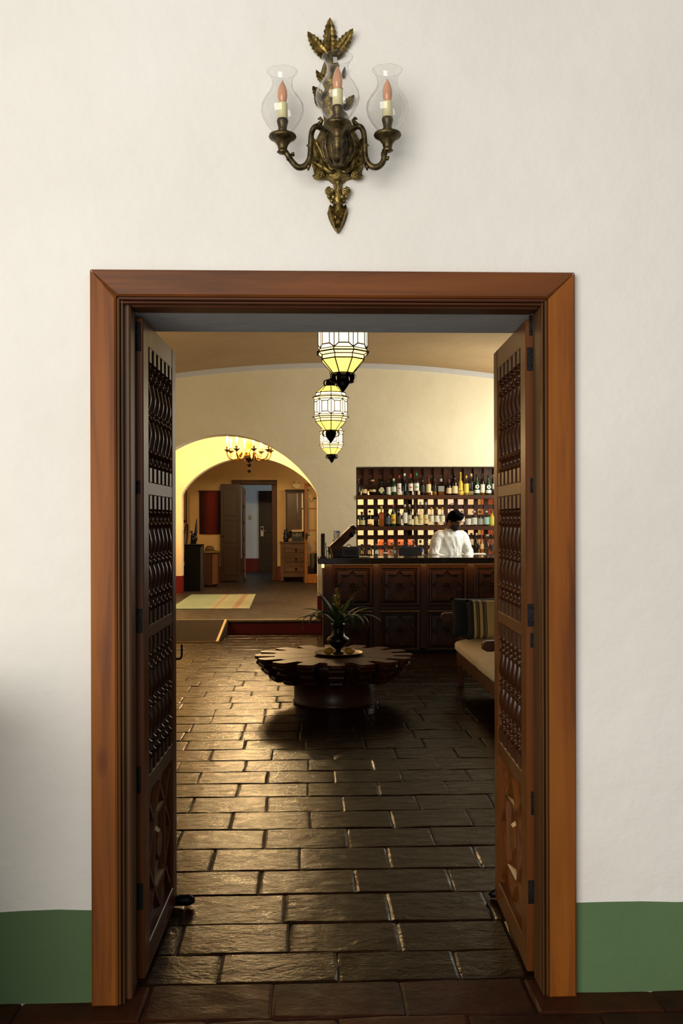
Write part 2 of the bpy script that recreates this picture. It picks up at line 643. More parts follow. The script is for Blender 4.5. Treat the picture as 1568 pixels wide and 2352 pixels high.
rows = [2.72, 3.07, 3.306, 3.534, 3.792, 4.09, 4.371, 4.664, 4.956, 5.255, 5.541, 5.826, 6.10, 6.382, 6.687]
joint = {2: 768, 3: 657, 4: 444, 5: 800, 6: 692, 7: 596, 8: 699, 9: 785, 10: 694, 11: 770, 12: 697, 13: 630, 1: 625, 0: 760}
while rows[-1] < 13.6:
    rows.append(rows[-1] + .287)
rnd = random.Random(3)
far = MB()
count = 0
for i in range(len(rows) - 1):
    y0, y1 = rows[i], rows[i + 1]
    yc, wy = (y0 + y1) / 2, y1 - y0 - .005
    xj = PX(joint[i], yc) if i in joint else rnd.uniform(0, .4)
    x = xj - .402 * 12
    vis0, vis1 = (PX(395, yc), PX(1150, yc)) if yc > 3.3 else (-1.35, 1.5)
    while x < 3.5:
        Lx = .402 + rnd.uniform(-.012, .012)
        xc = x + Lx / 2
        sc = ((Lx - .005) / TL, wy / TW, 1)
        inside = xc + Lx / 2 > vis0 - .05 and xc - Lx / 2 < vis1 + .05
        src = rnd.choice(variants_f if yc < 3.306 else variants)
        dz = rnd.uniform(-.0018, .0018)
        tilt = (rnd.uniform(-.007, .007), rnd.uniform(-.006, .006))
        rot = pi if rnd.random() < .5 else 0
        x += Lx
        if not (-3.3 < xc < 3.5):
            continue
        if 3.2 < yc < 3.73 and not (XS_L - .3 < xc < XS_R + .3):
            continue
        if inside and yc < 10.4:
            o = link('paver', src, None, floor)
            o.location = (xc, yc, dz)
            o.scale = sc
            o.rotation_euler = (tilt[0], tilt[1], rot)
            count += 1
        else:
            Mx = Matrix.Translation((xc, yc, dz)) @ Matrix.Diagonal((sc[0], sc[1], 1, 1))
            far.add([tuple(q.co) for q in src.vertices], [tuple(p.vertices) for p in src.polygons], False, Mx)
print('pavers', count)
o = far.build('distant_pavers', M['tile_bar'], floor, fix=False)
o['kind'] = 'stuff'

# ================================================================ bar room shell
YA = 13.6           # wall with arch and shelf niche
ZH = .18            # raised hall floor
AX0, AX1 = PX(300, YA), PX(729, YA)
AC, AHW = (AX0 + AX1) / 2, (AX1 - AX0) / 2
ZSP, ZAP = PZ(729, 1139, YA), PZ(515, 997, YA)
def arch_z(u, sp=ZSP, ap=ZAP):
    return sp + (ap - sp) * max(0, 1 - u * u) ** .74
def arch_pts(c, hw, sp, ap, n=40):
    out = []
    for i in range(n + 1):
        u = -cos(pi * i / n)
        out.append((c + hw * u, arch_z(u, sp, ap)))
    return out
NX0, NX1, NZ1, NZ0 = PX(818, YA), 3.1, PZ(818, 1072, YA), .95
def ceil_z(x):
    return 3.66 - .031 * (x - .45) ** 2
m = MB()
def q(m, x0, x1, z0, z1, y=YA):
    m.add([(x0, y, z0), (x1, y, z0), (x1, y, z1), (x0, y, z1)], [(0, 1, 2, 3)])
ZT = 4.2
q(m, -3.4, AX0, 0, ZT)
pts = arch_pts(AC, AHW, ZSP, ZAP)
for a, b in zip(pts[:-1], pts[1:]):
    m.add([(a[0], YA, a[1]), (b[0], YA, b[1]), (b[0], YA, ZT), (a[0], YA, ZT)], [(0, 1, 2, 3)])
q(m, AX1, NX0, 0, ZT)
q(m, NX0, NX1, NZ1, ZT)
q(m, NX0, NX1, 0, NZ0)
q(m, NX1, 3.6, 0, ZT)
# niche sides, depth .30
yb = YA + .34
m.add([(NX0, YA, NZ0), (NX0, yb, NZ0), (NX0, yb, NZ1), (NX0, YA, NZ1)], [(0, 1, 2, 3)])
m.add([(NX0, YA, NZ1), (NX0, yb, NZ1), (NX1, yb, NZ1), (NX1, YA, NZ1)], [(0, 1, 2, 3)])
m.add([(NX1, YA, NZ0), (NX1, yb, NZ0), (NX1, yb, NZ1), (NX1, YA, NZ1)], [(0, 1, 2, 3)])
m.add([(NX0, YA, NZ0), (NX0, yb, NZ0), (NX1, yb, NZ0), (NX1, YA, NZ0)], [(0, 1, 2, 3)])
wall_back = struct(m.build('wall_back', M['plaster_bar'], fix=False), 'cream plastered wall with the arch and the bottle niche')
# red dado on that wall
m = MB()
ZD = .50
m.box(-3.4, AX0, YA - .004, YA, 0, ZD)
m.box(AX1, NX1, YA - .004, YA, 0, ZD)
struct(m.build('baseboard_back', M['red_paint']), 'oxblood painted band at the foot of the arch wall')
# side walls
m = MB()
m.box(-3.5, -3.4, YB, YA, 0, 4.2)
struct(m.build('wall_left', M['plaster_bar']), 'left wall of the bar room')
m = MB()
WY0, WY1, WZ0, WZ1 = 10.4, 12.0, 1.7, 3.15
m.box(3.6, 3.7, YB, WY0, 0, 4.2)
m.box(3.6, 3.7, WY1, YA, 0, 4.2)
m.box(3.6, 3.7, WY0, WY1, 0, WZ0)
m.box(3.6, 3.7, WY0, WY1, WZ1, 4.2)
struct(m.build('wall_right', M['plaster_bar']), 'right wall of the bar room with its window opening')
# shallow vaulted ceiling
m = MB()
n = 40
v, f = [], []
for i in range(n + 1):
    x = -3.6 + 7.4 * i / n
    v += [(x, YB - .05, ceil_z(x)), (x, YA + .05, ceil_z(x)), (x, YB - .05, ceil_z(x) + .2), (x, YA + .05, ceil_z(x) + .2)]
for i in range(n):
    a, b = 4 * i, 4 * i + 4
    f += [(a, b, b + 1, a + 1), (a + 2, a + 3, b + 3, b + 2)]
m.add(v, f, True)
struct(m.build('ceiling', M['ceiling_bar'], fix=False), 'shallow vaulted tan ceiling of the bar room')
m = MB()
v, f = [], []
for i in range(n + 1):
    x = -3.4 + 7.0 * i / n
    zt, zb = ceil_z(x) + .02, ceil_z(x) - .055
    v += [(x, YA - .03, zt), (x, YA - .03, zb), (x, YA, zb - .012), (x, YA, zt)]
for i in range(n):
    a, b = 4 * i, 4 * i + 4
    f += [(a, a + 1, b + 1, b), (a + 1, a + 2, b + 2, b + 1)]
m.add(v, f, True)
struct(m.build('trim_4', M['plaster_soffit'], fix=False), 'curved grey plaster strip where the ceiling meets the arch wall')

# ================================================================ raised hall with barrel vault
YF = 18.6
m = MB()
m.box(-3.4, 3.7, YA + .001, 27.0, -.1, ZH)
hall_floor = struct(m.build('floor_hall', M['tile_hall']), 'raised grey brown paved floor beyond the arch')
m = MB()
m.box(-3.39, PX(737, YA), YA - .06, YA + .002, -.01, ZH - .03)
m.build('step_riser', M['red_paint'], hall_floor)
m = MB()
m.box(-3.39, PX(737, YA), YA - .085, YA + .10, ZH - .035, ZH + .004, bev=.012)
m.build('step_nosing', simple('worn brown step edge', '4A3A22', .4, var=.3, vs=8, bmp=.2), hall_floor)
# thickness of the first arch
m = MB()
v, f = [], []
YA2 = YA + .32
prof = [(AX0, ZH)] + arch_pts(AC, AHW, ZSP, ZAP) + [(AX1, ZH)]
for x, z in prof:
    v += [(x, YA, z), (x, YA2, z)]
for i in range(len(prof) - 1):
    a = 2 * i
    f.append((a, a + 1, a + 3, a + 2))
m.add(v, f, True)
struct(m.build('trim_6', M['plaster_bar'], fix=False), 'rounded underside of the first arch')
m = MB()
m.box(AX0 - .002, AX0 + .004, YA, YA2, ZH, ZD)
m.box(AX1 - .004, AX1 + .002, YA, YA2, ZH, ZD)
struct(m.build('baseboard_arch', M['red_paint']), 'oxblood painted foot of the first arch')
# hall behind the bar wall: tall room lit by the chandelier and a side window
m = MB()
m.box(-3.5, -3.4, YA, YF, ZH, 3.6)
struct(m.build('wall_hall_left', M['plaster_hall']), 'left wall of the hall')
m = MB()
m.box(3.7, 3.8, YA, 15.5, ZH, 3.6)
m.box(3.7, 3.8, 17.1, YF, ZH, 3.6)
m.box(3.7, 3.8, 15.5, 17.1, ZH, .9)
m.box(3.7, 3.8, 15.5, 17.1, 2.7, 3.6)
struct(m.build('wall_hall_right', M['plaster_hall']), 'right wall of the hall with its window opening')
m = MB()
m.box(-3.5, 3.8, YA + .001, YF, 3.5, 3.6)
struct(m.build('ceiling_hall', M['plaster_hall']), 'plain ceiling of the hall')
m = MB()
q(m, -3.4, AX0, ZH, 3.5, YA2)
pts = arch_pts(AC, AHW, ZSP, ZAP)
for a, b in zip(pts[:-1], pts[1:]):
    m.add([(a[0], YA2, a[1]), (b[0], YA2, b[1]), (b[0], YA2, 3.5), (a[0], YA2, 3.5)], [(0, 1, 2, 3)])
q(m, AX1, NX0, ZH, 3.5, YA2)
q(m, NX0, NX1, NZ1, 3.5, YA2)
q(m, NX0, NX1, ZH, NZ0, YA2)
q(m, NX1, 3.7, ZH, 3.5, YA2)
struct(m.build('wall_hall_near', M['plaster_hall'], fix=False), 'hall side of the arch wall')
# far arch: a wall slightly narrower than the vault
m = MB()
C2X, H2W = (PX(417, YF) + PX(728, YF)) / 2, (PX(728, YF) - PX(417, YF)) / 2
Z2S, Z2A = PZ(420, 1137, YF), PZ(566, 1050, YF)
pts2 = arch_pts(C2X, H2W, Z2S, Z2A, 40)
def q2(x0, x1, z0, z1):
    q(m, x0, x1, z0, z1, YF)
q2(-3.4, C2X - H2W, ZH, 3.5)
q2(C2X + H2W, 3.7, ZH, 3.5)
for a, b in zip(pts2[:-1], pts2[1:]):
    m.add([(a[0], YF, a[1]), (b[0], YF, b[1]), (b[0], YF, 3.5), (a[0], YF, 3.5)], [(0, 1, 2, 3)])
pr2 = [(C2X - H2W, ZH)] + pts2 + [(C2X + H2W, ZH)]
for a, b in zip(pr2[:-1], pr2[1:]):
    m.add([(a[0], YF, a[1]), (b[0], YF, b[1]), (b[0], YF + .3, b[1]), (a[0], YF + .3, a[1])], [(0, 1, 2, 3)], True)
struct(m.build('wall_far_arch', M['plaster_hall'], fix=False), 'peach plastered wall with the second arch at the far end of the hall')
m = MB()
m.box(-3.4, C2X - H2W + .002, YF - .004, YF + .304, ZH, PZ(415, 1322, YF))
m.box(C2X + H2W - .002, 3.7, YF - .004, YF + .304, ZH, ZD)
struct(m.build('baseboard_far_arch', M['red_paint']), 'red painted foot of the far arch')

# ================================================================ far room
YD = 22.5
XFL = PX(436, YD)
DX0, DX1 = PX(545, YD), PX(624, YD)
DZ1 = PZ(600, 1113, YD)
m = MB()
m.box(XFL - .1, DX0, YD, YD + .15, ZH, 3.6)
m.box(DX1, 2.0, YD, YD + .15, ZH, 3.6)
m.box(DX0, DX1, YD, YD + .15, DZ1, 3.6)
struct(m.build('wall_far', M['plaster_far']), 'ochre wall of the far room with a doorway')
m = MB()
m.box(DX1 + .1, 1.9, YD - .004, YD, ZH, ZD)
m.box(XFL, DX0 - .1, YD - .004, YD, ZH, ZD)
struct(m.build('baseboard_far', M['red_paint']), 'oxblood band on the far wall')
m = MB()
m.box(XFL - .1, XFL, YF + .3, YD, ZH, 3.6)
struct(m.build('wall_far_left', M['plaster_far']), 'left wall of the far room')
m = MB()
m.box(1.9, 2.0, YF, YD, ZH, 3.6)
m.box(C2X + H2W + .01, 2.0, YF + .28, YF + .30, ZH, 3.6)
struct(m.build('wall_far_right', M['plaster_far']), 'right wall of the far room')
m = MB()
m.box(XFL - .1, 2.0, YF, YD + .2, 3.1, 3.2)
struct(m.build('ceiling_far', M['ceiling_bar']), 'ceiling of the far room')
# door casing there
W_DKF = wood('dark far casing wood', '4A2810', '2C1708', 'z', .5, 1.0, False, .1)
t = struct(thing('trim_5', 'dark brown wooden casing of the far doorway', None))
cw = PX(636, YD) - DX1
m = MB(); m.box(DX1, DX1 + cw, YD - .05, YD + .16, ZH, DZ1, bev=.008); m.build('jamb_board', W_DKF, t)
m = MB(); m.box(DX0 - cw, DX0, YD - .05, YD + .16, ZH, DZ1, bev=.008); m.build('jamb_board', W_DKF, t)
m = MB(); m.box(DX0 - cw, DX1 + cw, YD - .055, YD + .16, DZ1, PZ(600, 1102, YD), bev=.008); m.build('head_board', W_DKF, t)
# corridor behind
YE = 26.4
m = MB()
m.box(-4.2, 1.4, YE, YE + .1, ZH, 3.4)
struct(m.build('wall_corridor', M['plaster_cool']), 'cool white corridor wall behind the far doorway')
m = MB()
m.box(-4.2, 1.4, YE - .005, YE, ZH, PZ(580, 1282, YE))
struct(m.build('baseboard_corridor', M['red_paint']), 'oxblood band along the corridor wall')
m = MB()
m.box(-4.2, 2.0, YD + .15, YE + .1, 3.0, 3.1)
m.box(-4.3, -4.2, YD + .15, YE + .1, ZH, 3.1)
struct(m.build('ceiling_corridor', M['plaster_cool']), 'corridor ceiling')
# ================================================================ the two open door leaves
def rect_ring(m, sgn, u0, u1, z0, z1, w, d0, d1, base=0.0):
    """raised rectangular moulding on the leaf face (leaf face is local x = 0, outward = -sgn)"""
    pass

def spindle_profile():
    # (r, z) on a unit height, square blocks are added apart
    P_ = [(.012, .0), (.012, .10)]
    half = [(.013, .115), (.021, .125), (.021, .14), (.013, .15), (.012, .18), (.014, .205), (.023, .215), (.023, .232), (.014, .245),
            (.015, .27), (.020, .32), (.023, .36), (.021, .41), (.015, .45), (.013, .465), (.022, .475), (.022, .488), (.014, .5)]
    P_ += half
    P_ += [(r, 1 - z) for r, z in reversed(half[:-1])]
    P_ += [(.012, .9), (.012, 1.0)]
    return P_
mb = MB()
mb.lathe([(r, z) for r, z in spindle_profile()], 10)
for a, b in ((0, .105), (.895, 1.0)):
    mb.box(-.020, .020, -.020, .020, a, b)
spindle_me = mb.mesh('spindle')
spindle_me.materials.append(M['spindle'])

def door_leaf(name, label, px_near, px_far, sgn, hinges, with_handle):
    """sgn=+1: left leaf (thickness towards -x, face looks to +x)"""
    yn, L = YW + .125, .675
    xn, xf = PX(px_near, yn), PX(px_far, yn + L)
    ang = math.atan2(xf - xn, L)
    ZT_ = min(PZ(px_near, 713, yn), ZR - .004)
    z0 = .012
    root = thing(name, label, None, (xn, yn, 0), -ang)
    struct(root)
    T = .044
    def bx(a0, a1, u0, u1, za, zb, mat, nm, bev=.004, parent=root):
        """a: depth below the face (0 = face, T = back)"""
        m = MB()
        xa, xb = (-a1, -a0) if sgn > 0 else (a0, a1)
        m.box(xa, xb, u0, u1, za, zb, bev=bev)
        return m.build(nm, mat, parent)
    bx(0, T, 0, .092, z0, ZT_, M['door_v'], 'hinge_stile')
    bx(0, T, L - .085, L, z0, ZT_, M['door_v'], 'meeting_stile')
    zs = [(2.115, ZT_), (1.612, 1.658), (1.125, 1.170), (.60, .662), (z0, .10)]
    for za, zb in zs:
        bx(.001, T - .001, .092, L - .085, za, zb, M['door_y'], 'rail', .003)
    # three panels of turned spindles with a thin backing board
    for (za, zb) in ((1.658, 2.115), (1.170, 1.612), (.662, 1.125)):
        bx(.036, T - .002, .092, L - .085, za, zb, M['spindle'], 'backing_board', 0)
        for k in range(6):
            u = .092 + (L - .177) * (k + .5) / 6
            o = link('spindle', spindle_me, None, root)
            o.location = ((-1 if sgn > 0 else 1) * .020, u, za)
            o.scale = (1.0, 1.0, zb - za)
    # lower panel: sunk board with raised star pattern of mitred bars
    u0, u1, za, zb = .092, L - .085, .10, .60
    bx(.026, T - .002, u0, u1, za, zb, M['door_v'], 'lower_panel', 0)
    uc, zc, hu, hz = (u0 + u1) / 2, (za + zb) / 2, (u1 - u0) / 2, (zb - za) / 2
    bars = [((u0 + .02, zc), (uc, zb - .03)), ((uc, zb - .03), (u1 - .02, zc)), ((u1 - .02, zc), (uc, za + .03)), ((uc, za + .03), (u0 + .02, zc)),
            ((uc - .11, zc - .13), (uc - .11, zc + .13)), ((uc + .11, zc - .13), (uc + .11, zc + .13)),
            ((uc - .11, zc + .13), (uc + .11, zc + .13)), ((uc - .11, zc - .13), (uc + .11, zc - .13)),
            ((u0 + .03, zb - .03), (u0 + .12, zb - .12)), ((u1 - .03, zb - .03), (u1 - .12, zb - .12)),
            ((u0 + .03, za + .03), (u0 + .12, za + .12)), ((u1 - .03, za + .03), (u1 - .12, za + .12))]
    for (a, b) in bars:
        d = Vector((b[0] - a[0], b[1] - a[1]))
        ln = d.length
        d.normalize()
        nn = Vector((-d[1], d[0]))
        h = .017
        v = []
        for s_, dep in ((h, .026), (h * .45, .008), (-h * .45, .008), (-h, .026)):
            for e in (a, b):
                v.append(((-1 if sgn > 0 else 1) * dep, e[0] + nn[0] * s_, e[1] + nn[1] * s_))
        f = [(0, 1, 3, 2), (2, 3, 5, 4), (4, 5, 7, 6), (0, 2, 4, 6), (1, 7, 5, 3)]
        MB().add(v, f).build('star_bar', M['door_v'], root)
    m = MB()
    x_ = (-.022 if sgn > 0 else .022)
    m.add([(x_ + (.012 if sgn > 0 else -.012), uc + .05 * cos(pi / 4 * k + pi / 8), zc + .05 * sin(pi / 4 * k + pi / 8)) for k in range(8)] +
          [(x_ - (.006 if sgn > 0 else -.006), uc + .065 * cos(pi / 4 * k + pi / 8), zc + .065 * sin(pi / 4 * k + pi / 8)) for k in range(8)],
          [tuple(range(8))] + [(k, (k + 1) % 8, (k + 1) % 8 + 8, k + 8) for k in range(8)])
    m.build('star_boss', M['door_v'], root)
    # iron plates let into the hinge edge
    for pyc, hpx, wd in hinges:
        zc_ = PZ(px_near, pyc, yn)
        h_ = hpx / 690.0 / 2
        m = MB()
        ca = T * .5
        xa, xb = ca - wd / 2, ca + wd / 2
        if sgn > 0: xa, xb = -xb, -xa
        m.box(xa, xb, -.0025, .004, zc_ - h_, zc_ + h_, bev=.001)
        o = m.build('hinge_plate', M['iron'], root)
        mm = MB()
        for k in (-1, 1):
            mm.ell(((xa + xb) / 2, -.003, zc_ + k * h_ * .6), (.004, .002, .004), 8, 4)
        mm.build('screw', M['black_iron'], o)
    if with_handle:
        m = MB()
        zc_ = PZ(404, 1500, yn + L)
        s_ = 1
        m.tube([(-.01, L + .002, zc_ - .022), (.012, L + .004, zc_ - .022), (.018, L + .004, zc_ - .018), (.021, L + .004, zc_ - .008), (.021, L + .004, zc_ + .035)], .0045, 8)
        m.tube([(-.03, L + .004, zc_ - .022), (-.008, L + .004, zc_ - .022)], .008, 8)
        m.build('pull_handle', M['black_iron'], root)
    return root
door_leaf('door_1', 'left dark wooden door leaf with turned spindle panels, standing open', 330, 404, 1,
          [(772, 66, .03), (1118, 30, .022), (1425, 55, .034), (1790, 60, .02), (2058, 60, .034)], True)
door_leaf('door_2', 'right brown wooden door leaf with turned spindle panels, standing open', 1207, 1134, -1,
          [(748, 48, .018), (826, 54, .034), (1116, 34, .014), (1414, 52, .034), (1472, 34, .016), (1846, 54, .014), (2050, 54, .034)], False)

# door stops on the floor
def door_stop(px, py, y, label, sc):
    p = P(px, py, y)
    m = MB()
    m.tube([(-.05, 0, .012), (-.035, 0, .022), (0, 0, .03), (.03, 0, .03), (.048, 0, .022), (.052, 0, .012)], [.012, .02, .026, .028, .024, .012], 10)
    o = m.build('door_stop', M['black_iron'])
    o.location = (p.x, y, .0)
    o.scale = (sc, sc, sc)
    tag(o, label, 'doorstop', 'door stops')
door_stop(414, 2076, 3.98, 'black rounded iron doorstop under the left door leaf', .85)
door_stop(1146, 2086, 4.01, 'black rounded iron doorstop under the right door leaf', .85)

# ================================================================ brass wall sconce over the doorway
BR = brass('aged brass', '9C844A', '463818')
BRD = brass('dark patinated brass', '6A5A38', '2C2416')
YS = YW
sx, sz = PX(770, YS), PZ(770, 300, YS)
sc_ = thing('wall_sconce', 'ornate brass three-candle wall sconce with clear glass chimneys', 'wall lamp', (sx, YS, sz))
OFF = Vector((sx, YS, sz))
def S(px, py, y):
    return P(px, py, y) - OFF
def leaf_shape(m, base, tip, width, thick, curl=.0, veins=9, serr=.12):
    """acanthus like leaf lying near the wall plane, base and tip are local points"""
    base, tip = Vector(base), Vector(tip)
    ax = tip - base
    ln = ax.length
    ax.normalize()
    side = ax.cross(Vector((0, -1, 0))).normalized()
    rings = []
    for i in range(veins * 2 + 1):
        t = i / (veins * 2)
        wv = width * (sin(pi * (t ** .8)) ** .6 if t < 1 else 0) * (1 + (serr if i % 2 else -serr))
        wv = max(wv, .0008)
        if i == 0: wv = width * .35
        c = base + ax * (ln * t) + Vector((0, -1, 0)) * (curl * t * t)
        bow = thick * (1 - .6 * t)
        rings.append([c + side * wv + Vector((0, .001, 0)), c + side * wv * .5 + Vector((0, -bow * .8, 0)), c + side * wv * .12 + Vector((0, -bow * .55, 0)), c + Vector((0, -bow * 1.1, 0)),
                      c - side * wv * .12 + Vector((0, -bow * .55, 0)), c - side * wv * .5 + Vector((0, -bow * .8, 0)), c - side * wv + Vector((0, .001, 0)), c + Vector((0, .002, 0))])
    m.loft(rings, smooth=False)
def leaf_part(name, b, t, wpx, thick, curl=0, veins=8, mat=BR, serr=.12):
    m = MB()
    leaf_shape(m, b, t, wpx / 719.0, thick, curl, veins, serr)
    return m.build(name, mat, sc_)
yw = YS - .006
# crown of three leaves
leaf_part('crown_leaf', S(761, 132, yw), S(760, 47, yw), 16, .014, .015)
leaf_part('crown_leaf', S(756, 132, yw), S(709, 84, yw), 15, .013, .03)
leaf_part('crown_leaf', S(766, 132, yw), S(812, 77, yw), 15, .013, .03)
leaf_part('small_leaf', S(754, 134, yw), S(727, 122, yw), 7, .01, .02, 5)
leaf_part('small_leaf', S(768, 134, yw), S(793, 124, yw), 7, .01, .02, 5)
# tall back plate: twisted acanthus column
m = MB()
def plate(pts, y0, thick):
    """pts: (px_left, px_right, py)"""
    rings = []
    for l, r_, py in pts:
        a, b = S(l, py, YS), S(r_, py, YS)
        c = (a + b) / 2
        rings.append([a + Vector((0, -.001, 0)), (a + c) / 2 + Vector((0, -thick * .75, 0)), c + Vector((0, -thick, 0)), (b + c) / 2 + Vector((0, -thick * .75, 0)), b + Vector((0, -.001, 0)), c + Vector((0, 0, 0))])
    return rings
m.loft(plate([(752, 770, 130), (744, 782, 150), (736, 776, 176), (748, 790, 205), (738, 772, 235), (744, 800, 262), (748, 806, 290), (734, 816, 310)], YS, .022))
m.build('back_column', BR, sc_)
leaf_part('side_leaf', S(748, 190, yw), S(728, 168, yw), 8, .012, .02, 5)
leaf_part('side_leaf', S(744, 225, yw), S(720, 205, yw), 11, .014, .02, 6)
leaf_part('side_leaf', S(744, 245, yw), S(724, 228, yw), 9, .012, .02, 5)
leaf_part('side_leaf', S(790, 180, yw), S(794, 160, yw), 5, .01, .02, 5)
leaf_part('side_leaf', S(790, 250, yw), S(815, 225, yw), 11, .014, .02, 6)
# body plate under the arms
m = MB()
m.loft(plate([(738, 816, 300), (724, 832, 330), (720, 836, 350), (717, 838, 372), (722, 834, 392), (724, 832, 404), (742, 812, 412), (757, 798, 416), (763, 792, 422)], YS, .03))
m.build('body_plate', BR, sc_)
for s in (-1, 1):
    c0 = 777.5
    leaf_part('scroll_leaf', S(c0 + s * 22, 398, yw - .012), S(c0 + s * 58, 320, yw), 13, .016, .015, 8)
    leaf_part('scroll_leaf', S(c0 + s * 20, 402, yw - .012), S(c0 + s * 63, 372, yw), 11, .014, .012, 7)
    m = MB()
    sp = []
    for k in range(22):
        a = k / 21 * 2.3 * 2 * pi
        rr = (14 - 11.5 * k / 21)
        sp.append(S(c0 + s * (42 + rr * cos(a) * .9), 402 + rr * sin(a) * .6, YS - .02 - .0006 * k))
    m.tube(sp, [.007 - .00015 * k for k in range(22)], 7)
    m.tube([S(c0 + s * 38, 366, YS - .035), S(c0 + s * 30, 386, YS - .04), S(c0 + s * 16, 396, YS - .042), S(c0 + s * 6, 390, YS - .042)], [.004, .008, .007, .003], 7)
    m.build('scroll', BR, sc_)
# neck, lower scrolls and drop
m = MB()
m.loft(plate([(762, 793, 405), (765, 790, 420), (769, 787, 435), (757, 797, 447), (756, 798, 458), (764, 791, 466), (768, 787, 474)], YS, .026))
m.build('neck_plate', BR, sc_)
for s in (-1, 1):
    m = MB()
    sp = []
    for k in range(18):
        a = -pi / 2 + k / 17 * 1.8 * 2 * pi
        rr = 9.5 - 7.5 * k / 17
        sp.append(S(777.5 + s * (18 + rr * cos(a)), 440 + rr * sin(a), YS - .018 - .0006 * k))
    m.tube(sp, .0048, 7)
    for (dx, py, rr) in ((10, 452, .010), (20, 452, .007), (14, 462, .007)):
        m.ell(S(777.5 + s * dx, py, YS - .018), (rr, .008, rr), 8, 5)
    m.build('lower_scroll', BR, sc_)
m = MB()
m.loft(plate([(771, 784, 470), (757, 797, 477), (753, 801, 490), (757, 797, 505), (763, 792, 518), (770, 785, 530), (776, 779, 537)], YS, .024))
m.build('drop', BR, sc_)
for i, (px, py, l, ww) in enumerate([(760, 472, 24, 6), (769, 470, 26, 6), (786, 470, 26, 6), (795, 472, 24, 6), (764, 486, 24, 6), (777, 484, 28, 6), (790, 486, 24, 6), (770, 502, 22, 5), (784, 502, 22, 5), (777, 514, 20, 5)]):
    leaf_part('drop_scale', S(px, py, YS - .018), S(777 + (px - 777) * .75, py + l, YS - .02), ww, .012, 0, 4, BR, .02)
# bell shaped boss the arms grow from
yb_ = YS - .075
m = MB()
c = S(777.5, 384, yb_)
prof = [(.002, 0), (.02, .006), (.038, .026), (.047, .055), (.044, .085), (.030, .115), (.022, .14), (.020, .158)]
m.lathe(prof, 20, Matrix.Translation(c))
for k in range(10):
    a = 2 * pi * k / 10
    m.tube([c + Vector((r_ * cos(a) * 1.02, r_ * sin(a) * 1.02, z)) for r_, z in prof[1:]], [.003, .005, .006, .006, .004, .003, .002], 6)
m.build('boss', BRD, sc_)
# arms, cups, candles, bulbs, chimneys
CREAM = simple('candle sleeve', 'E2D7A4', .5)
BULB = simple('amber bulb glass', 'D69A74', .15, 0, .6, .2, 12)
CHIM = thin_glass('chimney glass', (.965, .965, .955, 1), .015, 1.42, 1.8)
def candle_set(pos, s=1.0):
    """pos: local point at the top of the drip pan"""
    Mx = Matrix.Translation(pos)
    m = MB()
    m.lathe([(.010, -.055), (.018, -.05), (.013, -.044), (.016, -.03), (.026, -.016), (.040, -.008), (.043, -.003), (.041, .003), (.030, .002), (.014, .004), (.012, .008)], 22, Mx)
    pan = m.build('drip_pan', BRD, sc_)
    m = MB()
    m.lathe([(.012, .004), (.017, .012), (.013, .022), (.015, .034), (.018, .044), (.0165, .052)], 16, Mx)
    m.build('candle_cup', BRD, pan)
    m = MB()
    m.lathe([(.0155, .05), (.0155, .098), (.0145, .101)], 16, Mx)
    m.build('candle_sleeve', CREAM, sc_)
    m = MB()
    m.lathe([(.010, .10), (.0125, .108), (.015, .122), (.0145, .137), (.0105, .152), (.006, .162), (.002, .17)], 14, Mx)
    m.build('bulb', BULB, sc_)
    m = MB()
    prof = [(.028, .006), (.032, .015), (.048, .035), (.060, .055), (.066, .075), (.064, .095), (.054, .115), (.041, .133), (.033, .150), (.031, .163), (.034, .178), (.040, .190), (.046, .198)]
    v, f = [], []
    m.lathe(prof, 32, Mx, cap=False)
    m.tube([Mx @ Vector((.046 * cos(2 * pi * k / 32), .046 * sin(2 * pi * k / 32), .198)) for k in range(33)], .0011, 5, cap=False)
    m.build('glass_chimney', CHIM, sc_)
def leafy_arm(pts, rads, name='arm'):
    m = MB()
    # smooth the path
    P0 = [Vector(p) for p in pts]
    out, rr = [], []
    n = len(P0)
    for i in range(n - 1):
        p0, p1, p2, p3 = P0[max(i - 1, 0)], P0[i], P0[i + 1], P0[min(i + 2, n - 1)]
        for k in range(6):
            t = k / 6
            out.append(.5 * ((2 * p1) + (p2 - p0) * t + (2 * p0 - 5 * p1 + 4 * p2 - p3) * t * t + (3 * p1 - p0 - 3 * p2 + p3) * t ** 3))
            rr.append(rads[i] + (rads[i + 1] - rads[i]) * t)
    out.append(P0[-1]); rr.append(rads[-1])
    m.tube(out, rr, 10)
    return m, out
ya = YS - .115
for s in (-1, 1):
    cx = 651 if s < 0 else 892
    cy = 312 if s < 0 else 309
    bx_ = 777.5
    def A(dx, py, y):
        return S(bx_ + s * dx, py, y)
    pan = S(cx, cy, ya)
    ddx = abs(cx - bx_)
    pts = [A(16, 322, yb_), A(30, 300, yb_ - .02), A(48, 290, ya), A(59, 302, ya), A(62, 330, ya), A(64, 362, ya), A(74, 380, ya), A(90, 384, ya), A(104, 372, ya), A(ddx - 6, 348, ya), pan + Vector((0, 0, -.045))]
    m, out = leafy_arm(pts, [.011, .010, .009, .0085, .0085, .009, .010, .010, .009, .009, .013])
    for (dx, py, dx2, py2) in ((44, 288, 40, 278), (62, 334, 71, 334), (66, 376, 68, 392), (112, 366, 118, 360), (104, 356, 101, 350)):
        m.tube([A(dx, py, ya), A((dx + dx2) / 2, (py + py2) / 2, ya - .004), A(dx2, py2, ya)], [.007, .006, .002], 6)
    m.tube([A(40, 284, ya), A(36, 276, ya), A(40, 271, ya), A(45, 274, ya)], [.007, .006, .005, .003], 6)
    m.build('arm', BRD, sc_)
    candle_set(pan)
yc_ = YS - .215
pan = S(777.5, 284, yc_)
c2 = S(777.5, 340, yb_)
